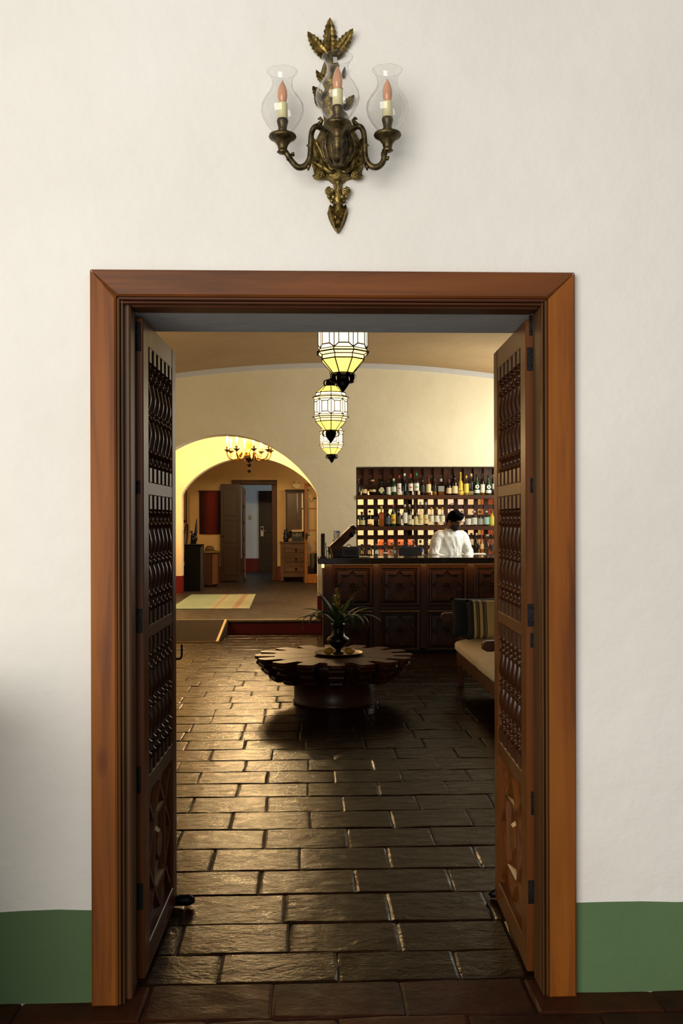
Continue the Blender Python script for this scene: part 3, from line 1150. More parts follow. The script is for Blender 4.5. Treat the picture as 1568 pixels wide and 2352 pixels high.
m, out = leafy_arm([c2 + Vector((0, -.03, .0)), c2 + Vector((0, -.075, -.012)), pan + Vector((0, .03, -.10)), pan + Vector((0, .004, -.075)), pan + Vector((0, 0, -.045))], [.016, .015, .014, .014, .015])
m.build('arm', BRD, sc_)
candle_set(pan)
# ================================================================ three leaded glass lanterns
G_MID = emit('lit white lantern glass', (1.0, .91, .70, 1), 1.25)
G_BAND = emit('lit cream lantern glass', (1.0, .88, .52, 1), .95)
G_CONE = emit('lit yellow lantern glass', (1.0, .87, .27, 1), .72)
CAME = simple('lead came', '2A1608', .5, .5)
LR, LB, LM, LS = .1315, .112, .122, .053      # flare, band, mid and neck radii
# heights from the finial tip
HZ_ = dict(tip=0, ftop=.048, ltop=.095, c0=.097, b0=.162, b1=.184, fl0=.197, m0=.212, m1=.328, fl1=.345, b2=.356, b3=.378, c1=.430, ctop=.462, top=.475)
def oct_(r, z, k, off=pi / 8):
    a = off + pi / 4 * k
    return Vector((r * cos(a), r * sin(a), z))
def pane_mesh(name, quad, mat, gap=.0022, bulge=.0):
    c = sum(quad, Vector()) / 4
    pts = []
    for p in quad:
        d = c - p
        pts.append(p + d.normalized() * gap)
    nrm = (pts[1] - pts[0]).cross(pts[3] - pts[0]).normalized()
    if nrm.dot(Vector((c.x, c.y, 0))) < 0:
        nrm = -nrm
    th = nrm * -.003
    m = MB()
    v = pts + [p + th for p in pts]
    m.add(v, [(0, 1, 2, 3), (7, 6, 5, 4), (0, 4, 5, 1), (1, 5, 6, 2), (2, 6, 7, 3), (3, 7, 4, 0)])
    me = m.mesh(name)
    me.materials.append(mat)
    return me
def quad(r0, z0, r1, z1):
    return [oct_(r0, z0, 0), oct_(r0, z0, 1), oct_(r1, z1, 1), oct_(r1, z1, 0)]
H = HZ_
panes = [(quad(LS, H['c0'], LB, H['b0']), G_CONE), (quad(LB, H['b0'], LB, H['b1']), G_BAND), (quad(LB, H['b1'], LR, H['fl0']), G_BAND), (quad(LR, H['fl0'], LM, H['m0']), G_BAND),
         (quad(LM, H['m1'], LR, H['fl1']), G_BAND), (quad(LR, H['fl1'], LB, H['b2']), G_BAND), (quad(LB, H['b2'], LB, H['b3']), G_MID), (quad(LB, H['b3'], LS, H['c1']), G_CONE)]
# middle band: five cut panes
a0, a1 = oct_(LM, H['m0'], 0), oct_(LM, H['m0'], 1)
b0, b1 = oct_(LM, H['m1'], 0), oct_(LM, H['m1'], 1)
fu, fv = .24, .16
I = lambda u, v: a0 * (1 - u) * (1 - v) + a1 * u * (1 - v) + b1 * u * v + b0 * (1 - u) * v
out_n = Vector(((a0 + a1).x, (a0 + a1).y, 0)).normalized() * .010
cc = [I(fu, fv) + out_n, I(1 - fu, fv) + out_n, I(1 - fu, 1 - fv) + out_n, I(fu, 1 - fv) + out_n]
panes += [(cc, G_MID), ([a0, a1, cc[1], cc[0]], G_MID), ([b0, b1, cc[2], cc[3]], G_MID), ([a0, cc[0], cc[3], b0], G_MID), ([a1, cc[1], cc[2], b1], G_MID)]
for mt in (G_MID, G_BAND, G_CONE):          # milky glass lets part of the bulb's light through
    nt = mt.node_tree
    b_ = nt.nodes['Principled BSDF']; o_ = nt.nodes['Material Output']
    tr = N(nt, 'ShaderNodeBsdfTransparent'); tr.inputs[0].default_value = (1, .9, .7, 1)
    mxs = N(nt, 'ShaderNodeMixShader'); mxs.inputs[0].default_value = .12
    nt.links.new(b_.outputs[0], mxs.inputs[1]); nt.links.new(tr.outputs[0], mxs.inputs[2]); nt.links.new(mxs.outputs[0], o_.inputs[0])
pane_me = [pane_mesh('glass_pane', q_, mt) for q_, mt in panes]
came = MB()
for k in range(8):
    Rk = Matrix.Rotation(pi / 4 * k, 4, 'Z')
    for q_, mt in panes:
        for i in range(4):
            came.tube([Rk @ q_[i], Rk @ q_[(i + 1) % 4]], .0032, 4, smooth=False)
    came.tube([Rk @ oct_(LR + .006, H['fl0'], 0), Rk @ oct_(LR + .006, H['fl0'], 1)], .003, 4)
    came.tube([Rk @ oct_(LR + .006, H['fl1'], 0), Rk @ oct_(LR + .006, H['fl1'], 1)], .003, 4)
came_me = came.mesh('came_frame', False); came_me.materials.append(CAME)
def loops(zc, r0):
    m = MB()
    m.lathe([(r0 * .75, zc - .022), (r0 * .75, zc - .018)], 16)
    for k in range(8):
        a = pi / 4 * k
        Rk = Matrix.Rotation(a, 4, 'Z')
        strip = []
        for i in range(13):
            t = -pi * .5 + 2 * pi * i / 12
            strip.append((r0 + .020 * cos(t), .024 * sin(t) + zc))
        v, f = [], []
        for (x, z) in strip:
            v += [Rk @ Vector((x, -.014, z)), Rk @ Vector((x, .014, z))]
        for i in range(12):
            f.append((2 * i, 2 * i + 1, 2 * i + 3, 2 * i + 2))
        m.add(v, f, True)
    return m
m = loops(.073, .047)
m.lathe([(.044, .092), (.055, .097), (.048, .10)], 16)
lower_me = m.mesh('lower_crown', False); lower_me.materials.append(M['black_iron'])
m = MB(); m.lathe([(.0008, 0), (.040, .052), (.036, .056), (.01, .058)], 16)
fin_me = m.mesh('finial'); fin_me.materials.append(M['black_iron'])
m = loops(.454, .036)
m.lathe([(.053, .428), (.056, .432), (.038, .436)], 16)
m.lathe([(.028, .470), (.020, .482), (.006, .49)], 12)
upper_me = m.mesh('upper_crown', False); upper_me.materials.append(M['black_iron'])
ords = ['nearest and largest', 'middle', 'farthest and smallest']
for i, (px, ytip, y, rot) in enumerate(((788, 902, 5.0, pi / 8 * 0), (760, 1018, 7.55, pi / 8), (762, 1064, 10.9, .2))):
    p = P(px, ytip, y)
    L = thing('lantern', 'glowing leaded glass lantern with black iron finial, %s of three in line' % ords[i], 'lantern', p, rot - pi / 2 - pi / 4 + .0, 'row of hanging lanterns')
    for j, me in enumerate(pane_me):
        for k in range(8):
            o = link('glass_pane', me, None, L)
            o.rotation_euler = (0, 0, pi / 4 * k)
    point_light('lantern_bulb_light', (p.x, p.y, p.z + .27), 38, (1.0, .80, .50), .04)
    link('came_frame', came_me, None, L)
    link('lower_crown', lower_me, None, L)
    link('finial', fin_me, None, L)
    link('upper_crown', upper_me, None, L)
    m = MB()
    zc = ceil_z(p.x) - p.z
    n = int((zc - .49) / .028)
    for k in range(n):
        z = .488 + k * (zc - .488) / n
        Mx = Matrix.Translation((0, 0, z + .016)) @ Matrix.Rotation(pi / 2 * (k % 2), 4, 'Z')
        m.tube([Mx @ Vector((.007 * cos(2 * pi * q2 / 8), 0, .018 * sin(2 * pi * q2 / 8))) for q2 in range(9)], .0022, 5, cap=False)
    m.lathe([(.05, zc - .02), (.045, zc - .008), (.03, zc + .01)], 16)
    m.build('chain', M['black_iron'], L)
# ================================================================ bar counter
YBAR = 11.4
BX0, BX1 = PX(741, YBAR), 3.3
ZTOP = PZ(784, 1281, YBAR)
W_BAR = wood('dark carved bar wood', '321B0B', '1D0F05', 'x', .38, 1.0, False, .1, '3C2210')
W_BARV = wood('dark carved bar wood upright', '321B0B', '1D0F05', 'z', .38, 1.0, False, .1, '3C2210')
bar = thing('bar_counter', 'dark wooden bar counter front carved with rows of eight-pointed stars', 'bar counter', (BX0, YBAR, 0))
bo = (BX0, YBAR, 0)
ZB = ZTOP - .068
def bb(x0, x1, y0, y1, z0, z1, nm, mat, bev=0, parent=None):
    m = MB()
    m.box(x0, x1, y0, y1, z0, z1, bev=bev)
    return m.build(nm, mat, parent or bar, off=bo)
bb(BX0, BX1, YBAR + .035, YBAR + .55, .06, ZB, 'body', W_BAR)
bb(BX0 + .01, BX1, YBAR + .05, YBAR + .5, 0, .06, 'plinth', M['black_iron'])
pz = [PZ(900, 1301, YBAR), PZ(900, 1391, YBAR), PZ(900, 1404, YBAR), PZ(900, 1494, YBAR)]
pc = [PX(809 + 108.5 * i, YBAR) for i in range(6)]
pw = 46.5 / 201.8
def star_pts(R, c=(0, 0), rot=0):
    out = []
    r_in = R * .72
    for k in range(16):
        a = rot + pi / 8 * k
        rr = R if k % 2 == 0 else r_in
        out.append((c[0] + rr * cos(a), c[1] + rr * sin(a)))
    return out
def ring_between(m, outer, inner, y_out, y_in):
    n = len(outer)
    v = [(p[0], y_out, p[1]) for p in outer] + [(p[0], y_in, p[1]) for p in inner]
    m.add(v, [(i, (i + 1) % n, n + (i + 1) % n, n + i) for i in range(n)])
def sq16(h):
    out = []
    for k in range(16):
        a = pi / 8 * k
        c_, s_ = cos(a), sin(a)
        t = h / max(abs(c_), abs(s_))
        out.append((c_ * t, s_ * t))
    return out
# panel frame mouldings (shared meshes, local to the panel centre; y = 0 is the front plane)
m = MB()
for h0, h1, ya, yb2 in ((pw, pw - .012, 0, -.012), (pw - .012, pw - .028, -.012, -.010), (pw - .028, pw - .036, -.010, .012), (pw - .036, pw - .048, .012, .010), (pw - .048, pw - .056, .010, .020)):
    ring_between(m, sq16(h0), sq16(h1), ya, yb2)
mould_me = m.mesh('panel_moulding', False); mould_me.materials.append(W_BAR)
m = MB()
R1 = pw - .050
hs = pw - .058
star = star_pts(R1)
starb = star_pts(R1 - .014)
m2 = sq16(hs)
# corner field raised around the star
ring_between(m, m2, [(p[0] * .999, p[1] * .999) for p in m2], .020, .006)
ring_between(m, m2, star, .006, .004)
ring_between(m, star, starb, .004, .026)
field_me = m.mesh('star_surround', False); field_me.materials.append(W_BAR)
m = MB()
m.add([(p[0], .026, p[1]) for p in starb] + [(0, .024, 0)], [(i, (i + 1) % 16, 16) for i in range(16)])
floor_me = m.mesh('star_ground', False); floor_me.materials.append(W_BAR)
m = MB()
s1, s2, s3, s4 = star_pts(.060), star_pts(.050), star_pts(.036), star_pts(.030)
ring_between(m, s1, s2, .026, .010); ring_between(m, s2, s3, .010, .010); ring_between(m, s3, s4, .010, .022)
m.add([(p[0], .022, p[1]) for p in s4] + [(0, .012, 0)], [(i, (i + 1) % 16, 16) for i in range(16)])
ros_me = m.mesh('rosette', False); ros_me.materials.append(W_BAR)
for i in range(6):
    for z0, z1 in ((pz[1], pz[0]), (pz[3], pz[2])):
        c = Vector((pc[i] - BX0, .0, (z0 + z1) / 2))
        if pc[i] + pw > BX1:
            continue
        pan = link('star_panel', mould_me, None, bar)
        pan.location = c
        for me, nm in ((field_me, 'star_surround'), (floor_me, 'star_ground'), (ros_me, 'rosette')):
            link(nm, me, None, pan)
# stiles and rails
edges = [BX0] + sum([[pc[i] - pw, pc[i] + pw] for i in range(6) if pc[i] + pw < BX1], []) + [BX1]
for k in range(0, len(edges), 2):
    bb(edges[k], edges[k + 1], YBAR, YBAR + .036, .06, ZB, 'stile', W_BARV, .003)
for za, zb in ((.06, pz[3]), (pz[2] if False else pz[3] + 2 * pw, pz[1]), (pz[1] + 2 * pw, ZB)):
    for k in range(1, len(edges) - 1, 2):
        bb(edges[k], edges[k + 1], YBAR + .002, YBAR + .036, za, zb, 'rail', W_BAR, .003)
# granite top
m, nt, b_ = newmat('speckled dark granite')
vec = coords(nt, (1, 1, 1))
n1 = noise(nt, vec, 90, 3, .7)
r_ = ramp(nt, [(.42, rgb('171210')), (.58, rgb('3A302A')), (.72, rgb('6A5C50'))])
nt.links.new(n1.outputs[0], r_.inputs[0]); nt.links.new(r_.outputs[0], b_.inputs['Base Color'])
setin(b_, Roughness=.1)
GRAN = m
mb = MB()
XT0 = PX(730, YBAR - .1)
mb.box(XT0, BX1, YBAR - .10, YBAR + .62, ZB, ZTOP, bev=.006)
o = mb.build('granite_slab', GRAN)
tag(o, 'polished speckled dark granite slab on the bar counter', 'worktop')
# small brass lamp under the overhang and its warm strip
m = MB()
p = P(741, 1297, YBAR - .05)
m.lathe([(.006, -.045), (.016, -.04), (.016, -.012), (.010, 0)], 12)
o = m.build('overhang_lamp', emit('lit brass lamp', (1, .72, .25, 1), 1.2))
o.location = (p.x, YBAR - .05, ZB)
tag(o, 'tiny lit brass lamp under the left end of the bar top', 'lamp')
ll = area_light('bar_edge_light', (1.6, YBAR - .075, ZB - .004), (1.6, YBAR + .05, ZB - .25), 3.0, .03, 4.5, (1.0, .55, .18))
# back counter behind the barman
t = thing('back_counter', 'dark wooden back counter along the wall under the bottle shelves', 'cabinet', (NX0, YA - .5, 0))
off = (NX0, YA - .5, 0)
m = MB(); m.box(NX0, NX1, YA - .46, YA - .006, 0, 1.02); m.build('body', W_BARV, t, off=off)
m = MB(); m.box(NX0 - .02, NX1 + .02, YA - .5, YA - .006, 1.02, 1.055, bev=.006); m.build('top', W_BAR, t, off=off)

# ================================================================ shelves and lattice in the niche
W_SH = wood('shelf wood', '4E2C14', '331A0B', 'x', .42, 1.0, False)
W_SHV = wood('shelf wood upright', '4E2C14', '331A0B', 'z', .42, 1.0, False)
sh = thing('bottle_shelf', 'dark wooden lattice shelving set into the niche behind the bar', 'shelf', (NX0, YA, NZ0))
so = (NX0, YA, NZ0)
YL = YA + .20
zsh = [PZ(900, 1137.5, YA + .0), PZ(900, 1209, YA + .0)]
for z in zsh:
    m = MB(); m.box(NX0 + .004, NX1 - .004, YA - .02, YL, z - .055, z, bev=.004); m.build('shelf_board', W_SH, sh, off=so)
hcx = [828 + 23.0 * i for i in range(14)]
hx = [PX(c, YL) for c in hcx]
hw = .040
xs = [NX0 + .003] + sum([[x - hw, x + hw] for x in hx], [])
k = 0
xs2 = list(xs)
while xs2[-1] < NX1 - .2:
    nx = xs2[-1] + .137 - 2 * hw
    xs2 += [nx, nx + 2 * hw]
xs2.append(NX1 - .003)
for k in range(0, len(xs2) - 1, 2):
    if xs2[k + 1] - xs2[k] > .004:
        m = MB(); m.box(xs2[k], xs2[k + 1], YL, YL + .018, NZ0, NZ1 - .002, bev=.002); m.build('lattice_upright', W_SHV, sh, off=so)
hcy = [1083.5 + 23.2 * i for i in range(10)]
hz = [PZ(900, c, YL) for c in hcy]
zz = [NZ1 - .002] + sum([[z + hw, z - hw] for z in hz], [])
for k in range(0, len(zz) - 1, 2):
    if zz[k] - zz[k + 1] > .004:
        m = MB(); m.box(NX0 + .004, NX1 - .004, YL + .018, YL + .036, max(zz[k + 1], NZ0), zz[k], bev=.002); m.build('lattice_rail', W_SH, sh, off=so)
m = MB(); m.box(NX0 + .004, NX1 - .004, YL + .038, YL + .048, PZ(900, 1128, YL), NZ1 - .004); m.build('upper_back_board', W_SH, sh, off=so)

# things glimpsed through the lattice in the room behind
ORG = simple('orange cloth', 'B4623A', .8, var=.3, vs=12)
t = thing('orange_armchair', 'orange armchair glimpsed through the lattice behind the bottles', 'armchair', (1.35, 16.6, ZH))
for nm, b6 in (('seat', (-.1, .5, -.35, .35, .15, .45)), ('backrest', (-.1, .5, .3, .5, .42, 1.02)), ('arm', (-.22, -.1, -.35, .5, .1, .7)), ('arm', (.5, .62, -.35, .5, .1, .7))):
    m = MB(); m.box(*b6, bev=.04); m.build(nm, ORG, t)
for sx2 in (-.15, .55):
    for sy2 in (-.28, .42):
        m = MB(); m.lathe([(.02, 0), (.028, .16)], 10, Matrix.Translation((sx2, sy2, 0))); m.build('leg', M['black_iron'], t)
m = MB()
n = 40
rings = []
xx0, xx1 = 3.25, 3.68
v, f = [], []
for i in range(n + 1):
    x = xx0 + (xx1 - xx0) * i / n
    y = 18.4 + .04 * sin(i * 1.6)
    v += [(x, y, .2), (x, y, 2.6), (x, y + .012, 2.6), (x, y + .012, .2)]
for i in range(n):
    a, b = 4 * i, 4 * i + 4
    f += [(a, b, b + 1, a + 1), (a + 2, b + 2, b + 3, a + 3)]
m.add(v, f, True)
o = m.build('orange_curtain', ORG, fix=False)
tag(o, 'hanging orange curtain glimpsed through the right end of the lattice', 'curtain')
m = MB(); m.lathe([(.012, -.95), (.012, .0)], 8)
rod = thing('wall_poster', 'pale round-emblem poster glimpsed through the lattice', 'poster', (2.75, YF - .012, 1.72))
m = MB(); m.box(-.2, .2, -.012, .01, -.3, .3); m.build('sheet', simple('pale poster paper', 'E6CFC0', .7), rod)
m = MB()
for rr in (.05, .11):
    m.tube([(rr * cos(2 * pi * k / 24), -.014, rr * sin(2 * pi * k / 24)) for k in range(25)], .008, 5, cap=False)
m.build('ring_emblem', simple('brown print', '6A5048', .7), rod)

# ================================================================ bottles
def glass(name, tint, rough=.05):
    return thin_glass(name, tint, rough, 1.45, 1.0)
GL = {'clear': glass('clear bottle glass', (.80, .82, .78, 1)), 'blue': glass('blue tinted glass', (.55, .66, .74, 1)),
      'pale': glass('pale olive glass', (.62, .62, .44, 1)), 'teal': glass('teal glass', (.45, .62, .60, 1)),
      'amber': simple('amber glass', '5A2C0C', .1, 0, .6), 'dark': simple('dark brown glass', '150C07', .1, 0, .6),
      'black': simple('black glass', '08090A', .12, 0, .6), 'green': simple('green glass', '143A1A', .1, 0, .6),
      'dgreen': simple('dark green glass', '0C1C10', .1, 0, .6), 'gold': simple('golden liquor', 'A8701C', .12, 0, .6),
      'rum': simple('dark rum', '2A1008', .12, 0, .6), 'yellow': simple('yellow liqueur', 'C9A836', .15, 0, .5), 'whisky': simple('whisky', '8A4A16', .12, 0, .6),
      'water': glass('clear spirit', (.72, .74, .72, 1))}
LC = {}
def flat(h):
    if h not in LC:
        LC[h] = simple('printed ' + h, h, .6)
    return LC[h]
SHAPES = {  # (r, z) on unit radius and height
    'std': [(.94, 0), (1, .02), (1, .56), (.93, .63), (.6, .71), (.36, .77), (.33, .93), (.38, .94), (.38, .97)],
    'tall': [(.94, 0), (1, .02), (1, .50), (.85, .57), (.5, .63), (.34, .68), (.31, .94), (.36, .95), (.36, .98)],
    'wine': [(.94, 0), (1, .02), (1, .48), (.85, .58), (.52, .68), (.37, .76), (.35, .93), (.4, .94), (.4, .98)],
    'pear': [(.9, 0), (1, .04), (1, .28), (.88, .45), (.55, .65), (.3, .8), (.26, .92), (.34, .93), (.34, .97)],
    'round': [(.5, 0), (.78, .05), (1, .25), (1, .36), (.82, .52), (.42, .65), (.26, .72), (.25, .88), (.34, .89), (.34, .92)],
    'square': [(.94, 0), (1, .02), (1, .60), (.94, .66), (.4, .70), (.33, .73), (.33, .86), (.4, .87), (.4, .92)],
    'squat': [(.94, 0), (1, .03), (1, .52), (.9, .62), (.45, .70), (.34, .74), (.33, .86), (.38, .87), (.38, .9)],
}
def bottle(px, ptop, pbase, wpx, y, zb, shape, gls, cap, lab, label, group, liquid=None, lz=(.12, .45), lab2=None, text=None):
    sc = FPX / (PX(px, y) * SN + y * CS)
    h = (pbase - ptop) / sc
    R = wpx / 2 / sc
    o = thing('bottle', label, 'bottle', (PX(px, y), y, zb), 0, group)
    pr = SHAPES[shape]
    seg = 4 if shape == 'square' else 16
    m = MB()
    m.lathe([(r * R * (1.25 if seg == 4 and r > .5 else 1), z * h) for r, z in pr], seg, a0=pi / 4 if seg == 4 else 0, smooth=seg != 4)
    m.build('glass_body', GL[gls], o)
    if liquid:
        m = MB()
        top = liquid[1]
        pl = [(r * R * .9 * (1.25 if seg == 4 and r > .5 else 1), max(z, .015) * h) for r, z in pr if z <= top]
        pl.append((pl[-1][0], top * h))
        m.lathe(pl, seg, a0=pi / 4 if seg == 4 else 0, smooth=seg != 4)
        m.build('liquid', GL[liquid[0]], o)
    if cap:
        zt = pr[-1][1]
        m = MB()
        if shape in ('round', 'squat'):
            m.lathe([(.42 * R, (zt - .03) * h), (.5 * R, (zt + .0) * h), (.5 * R, .985 * h), (.42 * R, h)], 12)
        else:
            m.lathe([(.42 * R, (zt - .10) * h), (.42 * R, .99 * h), (.36 * R, h)], 12)
        m.build('cap', flat(cap), o)
    if lab:
        def patch(za, zb_, colr, aw=1.15, rr=1.03):
            m = MB()
            v, f = [], []
            if seg == 4:
                w_ = R * .86
                m.box(-w_, w_, -R * .93, -R * .86, za * h, zb_ * h)
            else:
                n = 10
                for i in range(n + 1):
                    a = -pi / 2 + aw * (i / n * 2 - 1)
                    for r2 in (rr, rr - .03):
                        for z in (za, zb_):
                            v.append((R * r2 * cos(a), R * r2 * sin(a), z * h))
                for i in range(n):
                    a, b = 4 * i, 4 * i + 4
                    f += [(a, b, b + 1, a + 1), (a + 1, b + 1, b + 3, a + 3), (a, a + 2, b + 2, b)]
                f += [(0, 1, 3, 2), (4 * n, 4 * n + 2, 4 * n + 3, 4 * n + 1)]
                m.add(v, f)
            return m.build('paper_label', flat(colr), o)
        if lab2 == 'diamond':
            m = MB()
            zc, hh, ww = .36 * h, .26 * h, R * .85
            m.add([(0, -R * 1.06, zc - hh), (ww, -R * 1.02, zc), (0, -R * 1.06, zc + hh), (-ww, -R * 1.02, zc), (0, -R * .97, zc - hh), (ww, -R * .9, zc), (0, -R * .97, zc + hh), (-ww, -R * .9, zc)], [(0, 1, 2, 3), (4, 7, 6, 5), (0, 4, 5, 1), (1, 5, 6, 2), (2, 6, 7, 3), (3, 7, 4, 0)])
            m.build('paper_label', flat(lab), o)
        elif lab2 == 'arch':
            m = MB()
            zc, ww = .12 * h, R * .62
            pts_ = [(-ww, zc), (ww, zc)] + [(ww * cos(pi * k / 8), zc + .2 * h + ww * sin(pi * k / 8)) for k in range(9)]
            m.prism(pts_, -R * 1.04, -R * .97, 'y')
            m.build('paper_label', flat(lab), o)
        elif lab2 == 'disc':
            m = MB()
            zc = .40 * h
            pts_ = [(R * .72 * cos(2 * pi * k / 16), zc + R * .72 * sin(2 * pi * k / 16)) for k in range(16)]
            m.prism(pts_, -R * 1.05, -R * .98, 'y')
            m.build('paper_label', flat(lab), o)
            m = MB()
            pts_ = [(R * .3 * cos(2 * pi * k / 12), zc + R * .3 * sin(2 * pi * k / 12)) for k in range(12)]
            m.prism(pts_, -R * 1.08, -R * 1.0, 'y')
            m.build('round_mark', flat('5A1410'), o)
            patch(.10, .25, lab)
        else:
            pl_ = patch(lz[0], lz[1], lab)
            if lab2:
                mid = (lz[0] + lz[1]) / 2
                patch(mid - .03, mid + .02, lab2, .55, 1.045)
    if text:
        cu = bpy.data.curves.new('txt', 'FONT')
        cu.body = text[0]
        cu.size = text[2] * R
        cu.align_x = 'CENTER'
        cu.extrude = .001
        to = bpy.data.objects.new('tmp', cu)
        col.objects.link(to)
        dg = bpy.context.evaluated_depsgraph_get()
        me = bpy.data.meshes.new_from_object(to.evaluated_get(dg))
        bpy.data.objects.remove(to)
        me.materials.clear()
        lo = link('lettering', me, flat(text[1]), o)
        lo.rotation_euler = (pi / 2, 0, 0)
        lo.location = (0, -R * 1.07, text[3] * h)
    return o
K5 = 3.646
ordn = ['first', 'second', 'third', 'fourth', 'fifth', 'sixth', 'seventh', 'eighth', 'ninth', 'tenth', 'eleventh', 'twelfth', 'thirteenth', 'fourteenth', 'fifteenth', 'sixteenth', 'seventeenth', 'eighteenth', 'nineteenth', 'twentieth', 'twenty-first', 'twenty-second', 'twenty-third']
row1 = [ # cx, top, width, shape, glass, cap, label, desc, extra
 (378, 178, 38, 'tall', 'clear', '6A4A2A', None, 'tall-necked bottle of dark red liquor', dict(liquid=('rum', .5))),
 (424, 198, 50, 'pear', 'clear', None, 'D8C088', 'pear-shaped rum bottle with cream label', dict(liquid=('rum', .3), lz=(.14, .42))),
 (492, 188, 66, 'round', 'clear', 'C9A050', 'D8B888', 'round brown decanter with oval cream label', dict(liquid=('rum', .42), lz=(.22, .36))),
 (566, 203, 62, 'squat', 'black', '10120F', 'C2BC8A', 'squat black bottle with diamond label', dict(lab2='diamond')),
 (626, 196, 40, 'std', 'teal', '22352E', 'CFCFBE', 'green-tinted gin bottle with tall pale label', dict(lz=(.08, .56))),
 (670, 178, 46, 'std', 'green', 'D8D2B0', 'CFD2BE', 'green bottle with cream cap and white label', dict(lz=(.2, .5))),
 (716, 152, 38, 'std', 'clear', 'C02A22', 'E2D6D0', 'clear bottle with red cap and pinkish label', dict(lz=(.1, .6), lab2='A05050')),
 (761, 135, 46, 'tall', 'blue', 'E8E6DC', None, 'tall clear vodka bottle with white cap', dict(liquid=('water', .5))),
 (812, 138, 44, 'std', 'clear', 'B8281E', 'E6E0CE', 'clear bottle with red cap and white red-marked label', dict(lz=(.2, .54), lab2='B03A30')),
 (861, 132, 46, 'std', 'clear', '1F8A48', 'E2E0CC', 'clear bottle with green cap and white label', dict(lz=(.2, .54), lab2='3A9A5A')),
 (912, 165, 42, 'wine', 'black', '0C0A0A', '2E2A26', 'black bottle with charcoal label', dict(lz=(.15, .5))),
 (962, 160, 44, 'std', 'amber', '4A2A16', 'D9CF9C', 'amber bottle with large cream label', dict(lz=(.14, .58))),
 (1013, 157, 40, 'wine', 'clear', '15110E', '1A1612', 'half-full golden bottle with round black label', dict(liquid=('gold', .3), lz=(.2, .38))),
 (1066, 180, 58, 'square', 'clear', 'A8A8A0', '8A8C80', 'square decanter with grey label and brown liquor', dict(liquid=('whisky', .3), lz=(.22, .55))),
 (1132, 185, 48, 'std', 'dark', '7A1A20', 'D4C08E', 'short dark bottle with red cap and cream label', dict(lz=(.1, .46))),
 (1181, 138, 52, 'squat', 'dark', '12100E', 'D8C898', 'big dark brown bottle with cream label', dict(lz=(.08, .42))),
 (1230, 125, 42, 'tall', 'yellow', 'D2B018', 'D9C04A', 'tall yellow liqueur bottle with yellow cap', dict(lz=(.08, .3), lab2='A85A20')),
 (1278, 154, 44, 'std', 'clear', 'CDAE1E', 'D9CB52', 'bottle with yellow cap and yellow label', dict(liquid=('yellow', .5), lz=(.12, .58))),
 (1319, 138, 46, 'std', 'clear', 'C8B890', None, 'clear bottle with a cork and no label', dict(liquid=('water', .3))),
 (1367, 143, 46, 'wine', 'green', '20241E', 'E4E4DA', 'green vermouth bottle with round white label', dict(lab2='disc')),
 (1413, 138, 42, 'std', 'pale', '2A2620', 'D8D6BE', 'pale vermouth bottle with long white label', dict(liquid=('gold', .2), lz=(.12, .5))),
 (1464, 150, 46, 'wine', 'green', '20241E', 'E4E4DA', 'green vermouth bottle with white disc near the door', dict(lab2='disc')),
 (1506, 145, 30, 'wine', 'dark', '8A6A2A', 'C8CCB2', 'dark bottle half hidden by the door leaf', dict(lz=(.3, .55))),
]
